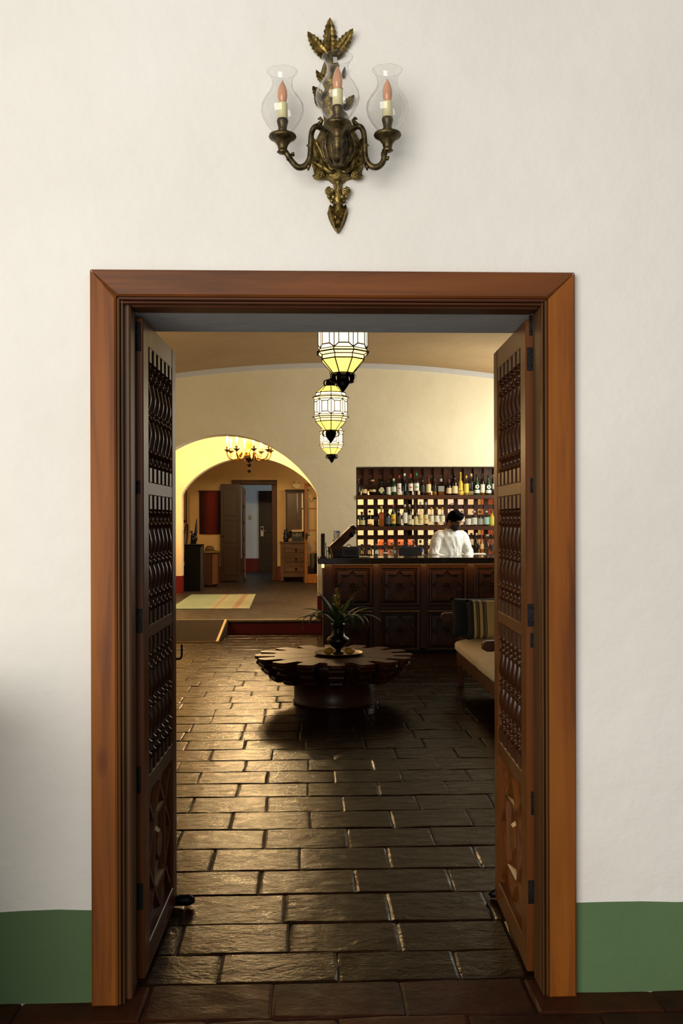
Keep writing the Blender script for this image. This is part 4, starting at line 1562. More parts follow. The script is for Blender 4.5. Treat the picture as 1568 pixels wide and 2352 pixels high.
row2 = [
 (404, 450, 54, 'std', 'dgreen', '7A1C20', 'C2BE84', 'dark green bottle with red cap and cream label', dict(lz=(.1, .42))),
 (470, 440, 46, 'pear', 'clear', '1C1612', None, 'clear bottle with black stopper', dict(liquid=('whisky', .15))),
 (522, 412, 46, 'square', 'dark', '14100E', '2A1A12', 'square dark whisky bottle', dict(lz=(.3, .5), lab2=None)),
 (567, 402, 46, 'square', 'whisky', 'C09A5A', 'A04820', 'square whisky bottle with slanted red label', dict(lz=(.36, .6))),
 (619, 420, 50, 'squat', 'black', '101214', '3A4850', 'dark bottle with slate label', dict(lz=(.12, .5))),
 (666, 392, 46, 'wine', 'green', 'A82A1E', 'E0B820', 'green bottle with red cap and bright yellow label', dict(lz=(.12, .56), text=('JB', 'A82218', 1.1, .24))),
 (714, 425, 42, 'std', 'dark', '14120E', '4A4628', 'dark bottle with dull gold label', dict(lz=(.14, .55))),
 (763, 390, 46, 'wine', 'clear', 'D8CDA8', 'DCD8C8', 'clear bottle with cream cap and tall white label', dict(lz=(.14, .62))),
 (803, 388, 38, 'std', 'pale', 'C8C4B4', 'C6C0A0', 'pale bottle with patterned cream label', dict(lz=(.08, .5), lab2='6A6446')),
 (854, 376, 38, 'tall', 'pale', None, 'C8BE84', 'long-necked pale bottle with cream label', dict(lz=(.06, .42))),
 (896, 370, 44, 'tall', 'clear', 'B8BCB8', 'D8C890', 'long-necked clear bottle with cream label', dict(lz=(.1, .48), lab2='C2A24A')),
 (939, 372, 44, 'tall', 'clear', 'B8BCB8', 'D8C78A', 'long-necked clear bottle with cream label near the barman', dict(lz=(.1, .48), lab2='C2A24A')),
 (985, 415, 44, 'wine', 'clear', 'B89C4E', 'DAD6BA', 'clear bottle with gold cap and rounded label', dict(lz=(.22, .56))),
 (1031, 415, 44, 'wine', 'clear', 'B89C4E', 'DAD6BA', 'clear bottle with gold cap and rosy base', dict(lz=(.22, .56), liquid=('whisky', .12))),
 (1077, 415, 44, 'wine', 'clear', 'B89C4E', 'DAD6BA', 'clear bottle with gold cap beside the barman', dict(lz=(.22, .56))),
 (1186, 440, 40, 'std', 'clear', 'D8D2C4', None, 'clear bottle behind the head of the barman', {}),
 (1242, 440, 46, 'squat', 'clear', '8A8474', 'DAD4BE', 'clear squat bottle with white label', dict(lz=(.28, .58))),
 (1295, 468, 48, 'squat', 'clear', 'A09A8A', 'D2CEC0', 'short clear bottle with wide white label', dict(lz=(.1, .6))),
 (1342, 445, 54, 'squat', 'clear', 'A8A290', 'C2C2B4', 'broad clear bottle with silver label', dict(lz=(.1, .55))),
 (1392, 445, 46, 'std', 'clear', '161412', '8A8E84', 'clear bottle with black cap and grey label', dict(lz=(.1, .5))),
 (1445, 445, 52, 'squat', 'clear', '9AA09A', '8EB4A8', 'clear bottle with turquoise label', dict(lz=(.1, .58))),
 (1494, 445, 48, 'squat', 'yellow', '6A4A26', 'C2C24A', 'lime yellow bottle with brown cap', dict(lz=(.1, .56))),
]
row3 = [
 (405, 722, 44, 'squat', 'dark', '1A120C', 'B08A3E', 'small dark bottle with arched gold label', dict(lab2='arch')),
 (465, 725, 50, 'squat', 'dark', '6A4222', 'D8AE74', 'small dark bottle with arched peach label', dict(lab2='arch')),
 (528, 722, 54, 'squat', 'blue', 'B4875A', 'C8D0C4', 'small blue-tinted bottle with arched white label', dict(lab2='arch')),
 (594, 712, 52, 'round', 'clear', '8A5A30', 'E4E2D2', 'round clear bottle with wooden ball stopper', dict(lz=(.14, .26))),
 (658, 712, 58, 'squat', 'clear', '6A7A4A', 'A8AC9C', 'squat clear bottle with green stopper', dict(lz=(.14, .4))),
 (716, 705, 38, 'std', 'clear', '0E0C0A', '6A6860', 'slim bottle with black cap', dict(lz=(.1, .4))),
 (780, 690, 48, 'squat', 'clear', '12100E', '1C1814', 'clear bottle with black cap and black label', dict(lz=(.4, .62))),
 (835, 690, 44, 'squat', 'amber', '7A4A2A', '8A5A3A', 'amber bottle with brown wooden cap', dict(lz=(.35, .6))),
 (893, 690, 48, 'square', 'clear', '101012', '4A6A9A', 'clear bottle with blue label', dict(lz=(.2, .5))),
 (950, 675, 46, 'std', 'clear', '121212', '26241F', 'ribbed clear bottle with black stopper beside the barman', dict(lz=(.06, .2))),
 (1275, 690, 38, 'wine', 'clear', '8A8E82', None, 'small clear bottle beside the white sleeve', {}),
 (1320, 632, 46, 'std', 'clear', '14120F', None, 'tall clear bottle with black cap', dict(liquid=('water', .4))),
 (1362, 632, 38, 'wine', 'dark', 'D2B98A', None, 'tall dark bottle with cream neck', {}),
 (1405, 650, 36, 'wine', 'whisky', '7A2418', 'CFA870', 'amber bottle with cream label', dict(lz=(.3, .56))),
 (1452, 645, 64, 'round', 'clear', '8A8C86', None, 'round clear decanter', {}),
 (1497, 650, 38, 'std', 'clear', '4A2A16', '3A2A20', 'clear bottle half behind the door leaf', dict(lz=(.2, .5))),
]
for rws, base, zb, y, nm in ((row1, 318, zsh[0], YA + .09, 'top'), (row2, 572, zsh[1], YA + .09, 'middle'), (row3, 816, 1.055, YA - .22, 'bottom')):
    for i, (cx, tp, wd, shp, gl, cap, lab, desc, ex) in enumerate(rws):
        words = '%s, %s from left in the %s row' % (desc, ordn[i], nm)
        bottle(720 + cx / K5, 1050 + tp / K5, 1050 + base / K5, wd / K5, y + ((i % 3) - 1) * .004, zb, shp, gl, cap, lab, words, '%s row of bottles behind the bar' % nm, **ex)

# ================================================================ things on the bar
def bar_thing(name, label, cat, px, y):
    return thing(name, label, cat, (PX(px, y), y, ZTOP))
yb0 = YBAR + .12
t = bar_thing('menu_stand', 'upright dark wooden menu board edge-on at the end of the bar', 'menu holder', 741, yb0)
m = MB(); m.box(-.022, .022, -.1, .1, 0, .275, bev=.004); m.build('board', W_BARV, t)
m = MB(); m.box(-.035, .035, -.12, .12, 0, .014, bev=.003); m.build('foot', W_BAR, t)
t = bar_thing('leaning_menu', 'cream menu card leaning against the wooden board', 'menu', 750, yb0 + .02)
m = MB(); m.box(-.004, .004, -.08, .08, 0, .17, Matrix.Rotation(-.08, 4, 'Y')); m.build('card', simple('cream card', 'CFC6A8', .6), t)
for i, (dx, an, hh, cl, lb) in enumerate(((.028, -.10, .125, '2A2618', 'dark booklet leaning on the bar'), (.055, -.22, .125, '3A3320', 'olive booklet leaning on the bar'), (.075, -.36, .13, '8A7434', 'tan booklet leaning at the steepest angle'))):
    tb = bar_thing('booklet', lb, 'booklet', 750, yb0 + .03)
    tb.location.x += dx
    tb.rotation_euler = (0, an, 0)
    m = MB(); m.box(-.006, .006, -.08, .08, .002, hh, bev=.002); m.build('cover', simple('booklet ' + cl, cl, .6), tb)
    m = MB(); m.box(-.004, .004, -.082, .078, .006, hh - .003); m.build('pages', simple('pages ' + cl, 'B8A878', .7), tb)
# tilted wooden register
t = bar_thing('wooden_register', 'brown wooden till with its slab top tilted up on the bar', 'till', 783, yb0 + .22)
Rm = Matrix.Rotation(-radians(43), 4, 'Y')
ctr = Vector((.015, 0, .205))
m = MB()
Mx = Matrix.Translation(ctr) @ Rm
m.box(-.20, .17, -.13, .13, -.055, .045, Mx, bev=.008)
m.build('slab', wood('till wood', '5A3A20', '3A2412', 'x', .5, 1, False, .15, '6A4A2A'), t)
m = MB()
for k, dx in enumerate((.172, .190, .206)):
    m.box(dx - .014, dx, -.13, .13, -.045 + .012 * k, .052 - .006 * k, Mx, bev=.004)
m.box(-.225, -.20, -.13, .13, -.07, .03, Mx, bev=.004)
m.build('carved_end', W_BAR, t)
m = MB()
m.lathe([(.030, 0), (.030, .02), (.022, .03)], 14, Mx @ Matrix.Translation((.11, -.13, -.03)) @ Matrix.Rotation(pi / 2, 4, 'X'))
m.build('knob', M['black_iron'], t)
m = MB()
m.box(-.085, .06, -.12, .12, 0, .12, bev=.006)
m.build('base', W_BARV, t)
t = bar_thing('black_printer', 'black receipt printer box on the bar before the till', 'printer', 804, yb0)
m = MB(); m.box(-.105, .105, -.08, .08, .0, .118, bev=.010); m.build('case', simple('black plastic', '060606', .35), t)
m = MB(); m.box(-.07, .07, -.083, -.07, .03, .09, bev=.004); m.build('front_plate', simple('black plastic two', '0B0B0B', .5), t)
m = MB(); m.tube([(-.05 + .1 * k / 10 * .7, .0, .118 + .03 * sin(pi * k / 10)) for k in range(11)], .006, 6); m.build('cable_loop', simple('pale cable', 'A89A86', .5), t)
m = MB(); m.box(.0, .085, -.05, .05, .118, .126, bev=.002); m.build('paper_pad', simple('blue pad', '5A7488', .6), t)
t = bar_thing('snack_packet', 'blue and white foil packet propped behind the till', 'packet', 774, yb0 + .36)
m = MB()
v, f = [], []
for j in range(9):
    for i in range(9):
        u, w_ = i / 8 - .5, j / 8
        pf = .022 * sin(pi * (i / 8)) * sin(pi * w_) + .004 * sin(i * 3 + j * 2)
        v.append((u * .085, -pf, .14 + w_ * .16)); 
b0 = len(v)
v += [(p_[0], .004 - p_[1] * .8, p_[2]) for p_ in v]
for j in range(8):
    for i in range(8):
        a = j * 9 + i
        f += [(a, a + 1, a + 10, a + 9), (b0 + a, b0 + a + 9, b0 + a + 10, b0 + a + 1)]
m.add(v, f, False)
mm, nt, b_ = newmat('blue foil print')
ck = noise(nt, coords(nt, (1, 1, 1)), 22, 2)
r_ = ramp(nt, [(.45, rgb('2F5A86')), (.52, rgb('DDE3E4'))])
nt.links.new(ck.outputs[0], r_.inputs[0]); nt.links.new(r_.outputs[0], b_.inputs['Base Color']); setin(b_, Roughness=.3)
m.build('packet', mm, t, fix=False)
m = MB(); m.box(-.05, .02, .0, .05, 0, .20, bev=.008); m.build('stand', simple('black stand', '0A0908', .5), t)
m = MB(); m.box(-.06, .06, -.05, .05, 0, .012, bev=.003)
o = m.build('paper_stack', simple('pale paper', 'C9C2A4', .7)); o.location = (PX(835, yb0 - .05), yb0 - .05, ZTOP)
tag(o, 'small stack of pale paper on the bar beside the printer', 'paper')
m = MB(); m.box(-.15, .15, -.05, .05, 0, .115, bev=.008)
o = m.build('black_crate', simple('black crate', '080706', .5)); o.location = (PX(942, YA - .36), YA - .36, 1.055)
tag(o, 'black box standing before the bottles on the back counter', 'box')
m = MB(); m.box(-.17, .17, -.06, .06, 0, .03, bev=.012)
o = m.build('folded_towel', simple('white towel', 'D8D2C2', .9, bmp=.4)); o.location = (PX(1085, YA - .38), YA - .38, 1.055)
tag(o, 'folded white towel on the back counter right of the barman', 'towel')
# ================================================================ rosette coffee table
TX, TY, TZ = PX(766, 8.4), 8.4, .40
W_TAB = wood('table wood', '4A240C', '2E1407', 'x', .45, 1.0, False, .08, '542C10', .0, .12)
W_TABD = wood('dark table wood', '3E2010', '241008', 'z', .35, 1.0, False, .1)
tb = thing('rosette_table', 'low round dark wooden table with a notched rosette edge', 'table', (TX, TY, 0))
NT = 16
R0, R1 = .495, .66
# top in radial boards with thin seams
for k in range(NT):
    a0, a1 = 2 * pi * (k - .5) / NT, 2 * pi * (k + .5) / NT
    am = 2 * pi * k / NT
    ca, sa = Vector((cos(am), sin(am), 0)), Vector((-sin(am), cos(am), 0))
    hw_ = .068
    e = .0012
    out = []
    p0 = ca * .03
    q0 = ca * R0
    hin = R0 * math.tan(pi / NT) - e
    poly = [ca * .02 - sa * .003, ca * R0 - sa * hin, ca * R0 - sa * hw_, ca * (R1 - .02) - sa * hw_, ca * R1 - sa * (hw_ - .03),
            ca * R1 + sa * (hw_ - .03), ca * (R1 - .02) + sa * hw_, ca * R0 + sa * hw_, ca * R0 + sa * hin, ca * .02 + sa * .003]
    m = MB()
    m.prism([(p.x, p.y) for p in poly], TZ - .026, TZ - (.0 if k % 2 else .0008))
    m.build('top_board', W_TAB, tb)
    # stepped corbel under each tooth
    m = MB()
    tiers = [(R1 - .012, hw_ - .004, TZ - .030, TZ - .075), (R1 - .055, hw_ - .010, TZ - .080, TZ - .135), (R1 - .115, hw_ - .018, TZ - .140, TZ - .195)]
    for rr, hh, zt_, zb_ in tiers:
        rings = []
        n = 6
        for j in range(n + 1):
            u = j / n
            bul = .020 * sin(pi * u)
            r2 = rr - .018 + bul
            z = zt_ + (zb_ - zt_) * u
            h2 = hh - .006 + bul * .35
            rings.append([ca * .34 - sa * (h2 * .7) + Vector((0, 0, z)), ca * r2 - sa * h2 + Vector((0, 0, z)), ca * r2 + sa * h2 + Vector((0, 0, z)), ca * .34 + sa * (h2 * .7) + Vector((0, 0, z))])
        m.loft(rings, smooth=False)
    m.build('corbel', W_TABD, tb)
m = MB()
m.lathe([(.34, 0), (.345, .02), (.335, .03), (.335, .19), (.36, .21), (.40, .24), (.46, .31), (.485, .374)], 32)
m.build('drum_base', W_TABD, tb)

# tray, vase and bromeliad
px_, py_ = TX + .035, TY - .02
t = thing('brass_tray', 'shallow round brass tray on the rosette table under the vase', 'tray', (px_, py_, TZ))
m = MB(); m.lathe([(.0, .003), (.14, .003), (.185, .010), (.205, .020), (.208, .024), (.203, .022), (.18, .014), (.13, .008), (.0, .008)], 32, cap=False)
m.build('dish', brass('tray brass', '8A6A2C', '4A3816', .35), t, fix=False)
for k, (dx, dy, cl) in enumerate(((-.085, -.06, 'lemon at the left of the vase'), (.09, -.07, 'lemon at the right of the vase'))):
    m = MB(); m.ell((0, 0, .03), (.042, .034, .030), 14, 8); m.ell((.040, 0, .03), (.010, .008, .008), 8, 5)
    o = m.build('lemon', simple('dull lemon', 'A8801C', .5, bmp=.15)); o.location = (px_ + dx, py_ + dy, TZ + .009)
    tag(o, 'dull yellow ' + cl + ' on the brass tray', 'lemon', 'lemons on the tray')
vz = TZ + .010
pl = thing('potted_bromeliad', 'bromeliad with arching green leaves and yellow flower spike in a dark vase', 'plant', (px_, py_, vz))
m = MB()
m.lathe([(.0, 0), (.045, 0), (.05, .008), (.028, .022), (.022, .035), (.05, .055), (.085, .085), (.10, .115), (.085, .135), (.058, .15), (.048, .19), (.052, .235), (.060, .25), (.050, .245), (.0, .22)], 24, cap=False)
m.build('vase', brass('dark pewter', '3A342A', '16130F', .3), pl, fix=False)
GRN = simple('bromeliad leaf', '284416', .6, 0, .5, .45, 14)
GRN2 = simple('dry olive leaf', '5A5A2A', .5, 0, .5, .3, 14)
YEL = simple('yellow bract', '94801C', .5, 0, .5, .35, 20)
def strap_leaf(m, p0, d, up, ln, wd, droop, n=12):
    """d: horizontal unit dir"""
    d = Vector(d).normalized()
    side = Vector((-d.y, d.x, 0))
    pts_, p = [], Vector(p0)
    an = up
    ring = []
    for i in range(n + 1):
        t = i / n
        pts_.append(p.copy())
        st = ln / n
        p = p + (d * cos(an) + Vector((0, 0, 1)) * sin(an)) * st
        an -= droop / n * (0.4 + 1.2 * t)
    rings = []
    for i, c in enumerate(pts_):
        t = i / n
        wv = wd * (.55 + .9 * t if t < .5 else (1.0 - ((t - .5) / .5) ** 2)) + .0008
        tn = (pts_[min(i + 1, n)] - pts_[max(i - 1, 0)]).normalized()
        nr = tn.cross(side)
        if nr.z < 0: nr = -nr
        rings.append([c - side * wv + nr * wv * .35, c, c + side * wv + nr * wv * .35, c - nr * .0018])
    m.loft(rings)
rl = random.Random(11)
base = Vector((0, 0, .24))
specs = [(160, .75, .34, .024, 1.1), (190, .55, .36, .022, 1.2), (15, .7, .36, .025, 1.0), (345, .6, .38, .026, 1.5), (100, 1.1, .32, .022, .9), (60, 1.0, .34, .022, 1.0), (280, .9, .30, .024, 1.9),
         (230, .9, .34, .022, 2.2), (310, .8, .36, .024, 2.3), (140, 1.15, .34, .020, .7), (30, 1.2, .33, .020, .6), (200, 1.2, .30, .020, .6), (255, 1.15, .30, .022, 1.3), (330, 1.2, .28, .02, .8),
         (175, .9, .42, .018, 3.4), (350, .9, .34, .018, 3.2), (215, 1.0, .40, .022, 3.3), (295, .95, .38, .022, 3.2), (120, .5, .36, .02, 1.2), (75, .6, .34, .02, 1.2), (5, 1.0, .30, .02, 1.4)]
for i, (a, up, ln, wd, dr) in enumerate(specs):
    m = MB()
    a = radians(a)
    strap_leaf(m, base + Vector((cos(a) * .02, sin(a) * .02, 0)), (cos(a), sin(a), 0), up, ln, wd, dr)
    m.build('leaf', GRN2 if i == 14 else GRN, pl, fix=False)
m = MB(); m.tube([(0, 0, .2), (-.008, -.005, .34), (-.014, -.008, .50)], [.012, .010, .006], 8)
m.build('flower_stem', YEL, pl)
for i in range(16):
    z = .33 + .012 * i
    a = i * 2.4
    m = MB()
    strap_leaf(m, Vector((-.008 - .0004 * i, -.006, z)), (cos(a), sin(a), 0), 1.05 + .02 * i, .10 - .0035 * i, .012, .35, 6)
    m.build('bract', YEL, pl, fix=False)

# ================================================================ bench on the right
W_BEN = wood('dark bench wood', '4A2412', '2C1409', 'y', .35, 1.0, False, .1, '5A3018')
bxf, by0, by1 = 1.375, 7.0, 9.15
bn = thing('wooden_bench', 'dark carved wooden bench with rounded arms along the right side', 'bench', (bxf, by0, 0))
def bnb(nm, x0, x1, y0, y1, z0, z1, bev=.008, mat=W_BEN):
    m = MB(); m.box(x0, x1, y0, y1, z0, z1, bev=bev); return m.build(nm, mat, bn)
LBN = by1 - by0
bnb('seat_rail', 0.01, .05, 0, LBN, .27, .336)
bnb('seat_board', .03, .70, .02, LBN - .02, .30, .335)
bnb('back_rail', .68, .73, 0, LBN, .30, .42)
bnb('back_rail', .69, .73, 0, LBN, .78, .90)
for k in range(7):
    y = .12 + k * (LBN - .24) / 6
    bnb('back_slat', .695, .72, y - .04, y + .04, .40, .80, .004)
for xx in (.02, .69):
    for yy in (.02, LBN - .07):
        bnb('leg', xx, xx + .05, yy, yy + .05, 0, .62 if xx < .1 else .92)
for yy in (-.02, LBN - .05):
    m = MB()
    prof_ = [(-.13, .635), (-.125, .66), (-.10, .675), (.74, .675), (.74, .62), (-.02, .615), (-.06, .60), (-.10, .60), (-.125, .612)]
    m.prism(prof_, yy, yy + .075, 'y')
    m.build('arm', W_BEN, bn)
# scalloped apron
m = MB()
n = 60
v, f = [], []
for i in range(n + 1):
    y = LBN * i / n
    zb_ = .235 - .035 * abs(sin(pi * i / 7.5))
    v += [(.015, y, .275), (.015, y, zb_), (.035, y, zb_), (.035, y, .275)]
for i in range(n):
    a, b = 4 * i, 4 * i + 4
    f += [(a, a + 1, b + 1, b), (a + 1, a + 2, b + 2, b + 1), (a + 2, a + 3, b + 3, b + 2)]
m.add(v, f)
m.build('apron', W_BEN, bn)
# seat cushion
m = MB()
def pillow_box(m, x0, x1, y0, y1, z0, z1, nx=12, ny=20, puff=.02, rnd_=.035):
    rings = []
    cx, cy, cz = (x0 + x1) / 2, (y0 + y1) / 2, (z0 + z1) / 2
    hx_, hy_, hz_ = (x1 - x0) / 2, (y1 - y0) / 2, (z1 - z0) / 2
    sg = 28
    for j in range(ny + 1):
        t = -1 + 2 * j / ny
        yy = cy + hy_ * (t if abs(t) < 1 else t)
        e = (1 - abs(t) ** 14) ** .5 if abs(t) < 1 else 0
        ring = []
        for k in range(sg):
            a = 2 * pi * k / sg
            ca_, sa_ = cos(a), sin(a)
            p_ = 5.0
            rr = (abs(ca_) ** p_ + abs(sa_) ** p_) ** (-1 / p_)
            ring.append((cx + hx_ * rr * ca_ * (.9 + .1 * e), yy, cz + hz_ * rr * sa_ * (.6 + .4 * e) + puff * (1 if sa_ > 0 else 0) * e * (1 - (rr * ca_) ** 2) * .6 + .004 * sin(j * 1.3 + k)))
        rings.append(ring)
    m.loft(rings)
pillow_box(m, -.035, .66, .085, LBN - .085, .338, .45)
o = m.build('seat_cushion', simple('cream cotton', 'D8C29A', .85, var=.06, vs=6, bmp=.15, bs=140)); o.location = (bxf, by0, 0)
tag(o, 'long cream cotton seat cushion on the dark bench', 'cushion')
# striped pillow
mm, nt, b_ = newmat('striped weave')
tc = N(nt, 'ShaderNodeTexCoord')
sp_ = N(nt, 'ShaderNodeSeparateXYZ')
nt.links.new(tc.outputs['Object'], sp_.inputs[0])
mr = N(nt, 'ShaderNodeMapRange'); setin(mr, From_Min=-.19, From_Max=.23)
nt.links.new(sp_.outputs[0], mr.inputs[0])
blk, tan, olv = rgb('14120E'), rgb('B4955A'), rgb('7C6A3A')
stops = [(0, blk), (.065, tan), (.10, olv), (.125, blk), (.14, olv), (.16, blk), (.18, tan), (.25, blk), (.27, olv), (.285, blk), (.30, tan), (.31, blk), (.33, tan), (.80, blk), (.82, tan), (.87, blk), (.89, tan)]
r_ = ramp(nt, stops); r_.color_ramp.interpolation = 'CONSTANT'
nt.links.new(mr.outputs[0], r_.inputs[0])
nt.links.new(r_.outputs[0], b_.inputs['Base Color']); setin(b_, Roughness=.9)
wv = N(nt, 'ShaderNodeTexWave'); wv.bands_direction = 'Z'; setin(wv, Scale=18.0, Distortion=1.0)
nt.links.new(tc.outputs['Object'], wv.inputs['Vector'])
bump(nt, b_, wv.outputs[0], .4, .004)
m = MB()
sg, rings = 13, []
v, f = [], []
for side in (-1, 1):
    for j in range(sg):
        for i in range(sg):
            u, w_ = -1 + 2 * i / (sg - 1), -1 + 2 * j / (sg - 1)
            pin = 1 - .06 * (1 - abs(u) ** 2) * abs(w_) ** 4
            pin2 = 1 - .06 * (1 - abs(w_) ** 2) * abs(u) ** 4
            th = .075 * ((1 - u ** 4) * (1 - w_ ** 4)) ** .5
            v.append((.22 * u * pin2, side * th, .18 * w_ * pin))
for side in (0, 1):
    for j in range(sg - 1):
        for i in range(sg - 1):
            a = side * sg * sg + j * sg + i
            f.append((a, a + 1, a + sg + 1, a + sg))
m.add(v, f, True)
me = m.mesh('striped_pillow')
bm = bmesh.new(); bm.from_mesh(me); bmesh.ops.remove_doubles(bm, verts=bm.verts, dist=.0005); bmesh.ops.recalc_face_normals(bm, faces=bm.faces); bm.to_mesh(me); bm.free()
o = link('striped_pillow', me, mm)
pp = P(1112, 1432, 8.86)
o.location = (pp.x + .05, 8.81, .645)
o.rotation_euler = (radians(-14), 0, 0)
tag(o, 'tan pillow with black stripes standing on the bench cushion', 'pillow')
o2 = link('dark_pillow', me.copy())
o2.data.materials.clear(); o2.data.materials.append(simple('black cloth', '0A0B0A', .9))
o2.location = (pp.x - .06, 8.99, .645); o2.rotation_euler = (radians(-14), 0, 0)
tag(o2, 'black pillow behind the striped one on the bench', 'pillow')

# ================================================================ ramp at the step
rp = thing('access_ramp', 'brown plywood ramp with a yellow edge strip up to the hall', 'ramp', (-1.5, YA - .09, 0))
xr0, xr1 = -2.3, PX(523, YA - .09)
ya_, yb2 = YA - .09, 12.55
xr2 = PX(503, yb2)
off = (-1.5, YA - .09, 0)
m = MB()
z1_, z0_ = ZH + .012, .014
m.add([(xr0, ya_, z1_), (xr1, ya_, z1_), (xr2, yb2, z0_), (xr0, yb2, z0_), (xr0, ya_, .003), (xr1, ya_, .003), (xr2, yb2, .003), (xr0, yb2, .003)],
      [(0, 1, 2, 3), (4, 7, 6, 5), (0, 4, 5, 1), (1, 5, 6, 2), (2, 6, 7, 3), (3, 7, 4, 0)])
m.build('deck', simple('brown plywood', '32261A', .9, 0, .1, var=.15, vs=3), rp, off=off)
m = MB()
m.add([(xr1 - .045, ya_, z1_ + .001), (xr1 - .015, ya_, z1_ + .001), (xr2 - .015, yb2, z0_ + .001), (xr2 - .045, yb2, z0_ + .001), (xr1 - .045, ya_, z1_ + .005), (xr1 - .015, ya_, z1_ + .005), (xr2 - .015, yb2, z0_ + .005), (xr2 - .045, yb2, z0_ + .005)],
      [(4, 5, 6, 7), (0, 3, 2, 1), (0, 1, 5, 4), (1, 2, 6, 5), (2, 3, 7, 6), (3, 0, 4, 7)])
m.build('edge_strip', simple('yellow tape', 'C8A83A', .5), rp, off=off)
m = MB()
m.box(xr0, xr2, yb2 - .012, yb2 + .002, 0, z0_ + .004)
m.build('front_lip', simple('pale metal lip', '9A7A40', .4, .6), rp, off=off)

# ================================================================ hall: rug, chandelier, console
mm, nt, b_ = newmat('faded green rug')
tc = N(nt, 'ShaderNodeTexCoord'); sp_ = N(nt, 'ShaderNodeSeparateXYZ'); nt.links.new(tc.outputs['Object'], sp_.inputs[0])
mr = N(nt, 'ShaderNodeMapRange'); setin(mr, From_Min=-1.5, From_Max=0.0)
nt.links.new(sp_.outputs[0], mr.inputs[0])
c1, c2, c3 = rgb('848E7C'), rgb('7E6A62'), rgb('72877A')
r_ = ramp(nt, [(0, c1), (.30, c3), (.58, c3), (.64, c1), (.67, c2), (.69, c1), (.84, c1), (.86, c2), (.90, c2), (.92, c1)])
nt.links.new(mr.outputs[0], r_.inputs[0])
n2 = noise(nt, coords(nt, (3, 25, 1)), 4, 5, .7)
mx = N(nt, 'ShaderNodeMixRGB', blend_type='MULTIPLY'); mx.inputs[0].default_value = .8
r2 = ramp(nt, [(.38, (.55, .52, .45)), (.58, (1, 1, 1))])
nt.links.new(n2.outputs[0], r2.inputs[0]); nt.links.new(r_.outputs[0], mx.inputs[1]); nt.links.new(r2.outputs[0], mx.inputs[2])
nt.links.new(mx.outputs[0], b_.inputs['Base Color']); setin(b_, Roughness=.95)
ra, rb = (PX(587, 18.2), 18.2), (PX(572, 15.25), 15.25)
m = MB()
xl = -2.05
m.add([(xl, rb[1], ZH + .001), (rb[0], rb[1], ZH + .001), (ra[0], ra[1], ZH + .001), (xl, ra[1], ZH + .001), (xl, rb[1], ZH + .012), (rb[0], rb[1], ZH + .012), (ra[0], ra[1], ZH + .012), (xl, ra[1], ZH + .012)],
      [(4, 5, 6, 7), (0, 3, 2, 1), (0, 1, 5, 4), (1, 2, 6, 5), (2, 3, 7, 6), (3, 0, 4, 7)])
o = m.build('rug', mm, off=(ra[0], rb[1], 0)); o.location = (ra[0], rb[1], 0)
tag(o, 'faded green and rose striped rug on the hall floor', 'rug')

YCH = 16.2
cp = P(572.5, 1047, YCH)
ch = thing('chandelier', 'gilded wooden chandelier with lit candle bulbs in the hall', 'chandelier', cp)
GILT = brass('gilded wood', 'A8772A', '5A3A14', .4)
k_ = 2300 / (cp.x * SN + YCH * CS)
m = MB()
m.lathe([(.002, -.275), (.030, -.25), (.040, -.225), (.026, -.19), (.012, -.185), (.016, -.17), (.045, -.145), (.048, -.12), (.020, -.10), (.03, -.09), (.07, -.06), (.09, -.03), (.085, -.01)], 18)
m.build('drop_finial', brass('dark turned wood', '3A2A14', '1A120A', .45), ch)
m = MB()
m.lathe([(.085, -.02), (.10, .0), (.095, .03), (.07, .05), (.055, .08), (.048, .12), (.062, .17), (.066, .23), (.068, .25), (.060, .27), (.066, .30), (.055, .36), (.03, .42), (.012, .45), (.012, .60)], 18)
m.build('stem', GILT, ch)
m = MB()
zc = 3.5 - cp.z
m.tube([(0, 0, .58), (0, 0, zc)], .008, 8)
m.lathe([(.06, zc - .03), (.05, zc - .01), (.02, zc)], 14)
m.build('hanging_rod', GILT, ch)
CAND = simple('candle tube', 'E8D8A0', .5)
BULBL = emit('lit candle bulb', (1.0, .72, .36, 1), 1000.0)
for k in range(8):
    a = 2 * pi * k / 8 + .26
    ca_, sa_ = cos(a), sin(a)
    def rp_(r, z):
        return Vector((r * ca_, r * sa_, z))
    path = [rp_(.07, .02), rp_(.10, .06), rp_(.14, .055), rp_(.165, .01), rp_(.20, -.045), rp_(.26, -.06), rp_(.32, -.04), rp_(.35, .01), rp_(.355, .06)]
    m = MB(); m.tube(path, [.022, .024, .022, .018, .017, .016, .015, .014, .016], 8)
    m.tube([rp_(.10, .06), rp_(.11, .095), rp_(.13, .10)], [.014, .012, .005], 6)
    m.build('arm', GILT, ch)
    Mx = Matrix.Translation(rp_(.355, .06))
    m = MB(); m.lathe([(.014, 0), (.03, .018), (.055, .035), (.057, .038), (.03, .034), (.018, .04), (.024, .065), (.026, .085), (.018, .088)], 14, Mx)
    cu = m.build('candle_cup', BRD, ch)
    m = MB(); m.lathe([(.0115, .085), (.0115, .165)], 10, Mx); m.build('candle_tube', CAND, cu)
    m = MB(); m.lathe([(.008, .165), (.016, .185), (.017, .20), (.010, .23), (.002, .25)], 10, Mx); m.build('bulb', BULBL, cu)
    if k % 2 == 0:
        lp = cp + rp_(.355, .06 + .27)
        point_light('chandelier_bulb_light', lp, 72.0, (1.0, .62, .27), .035)

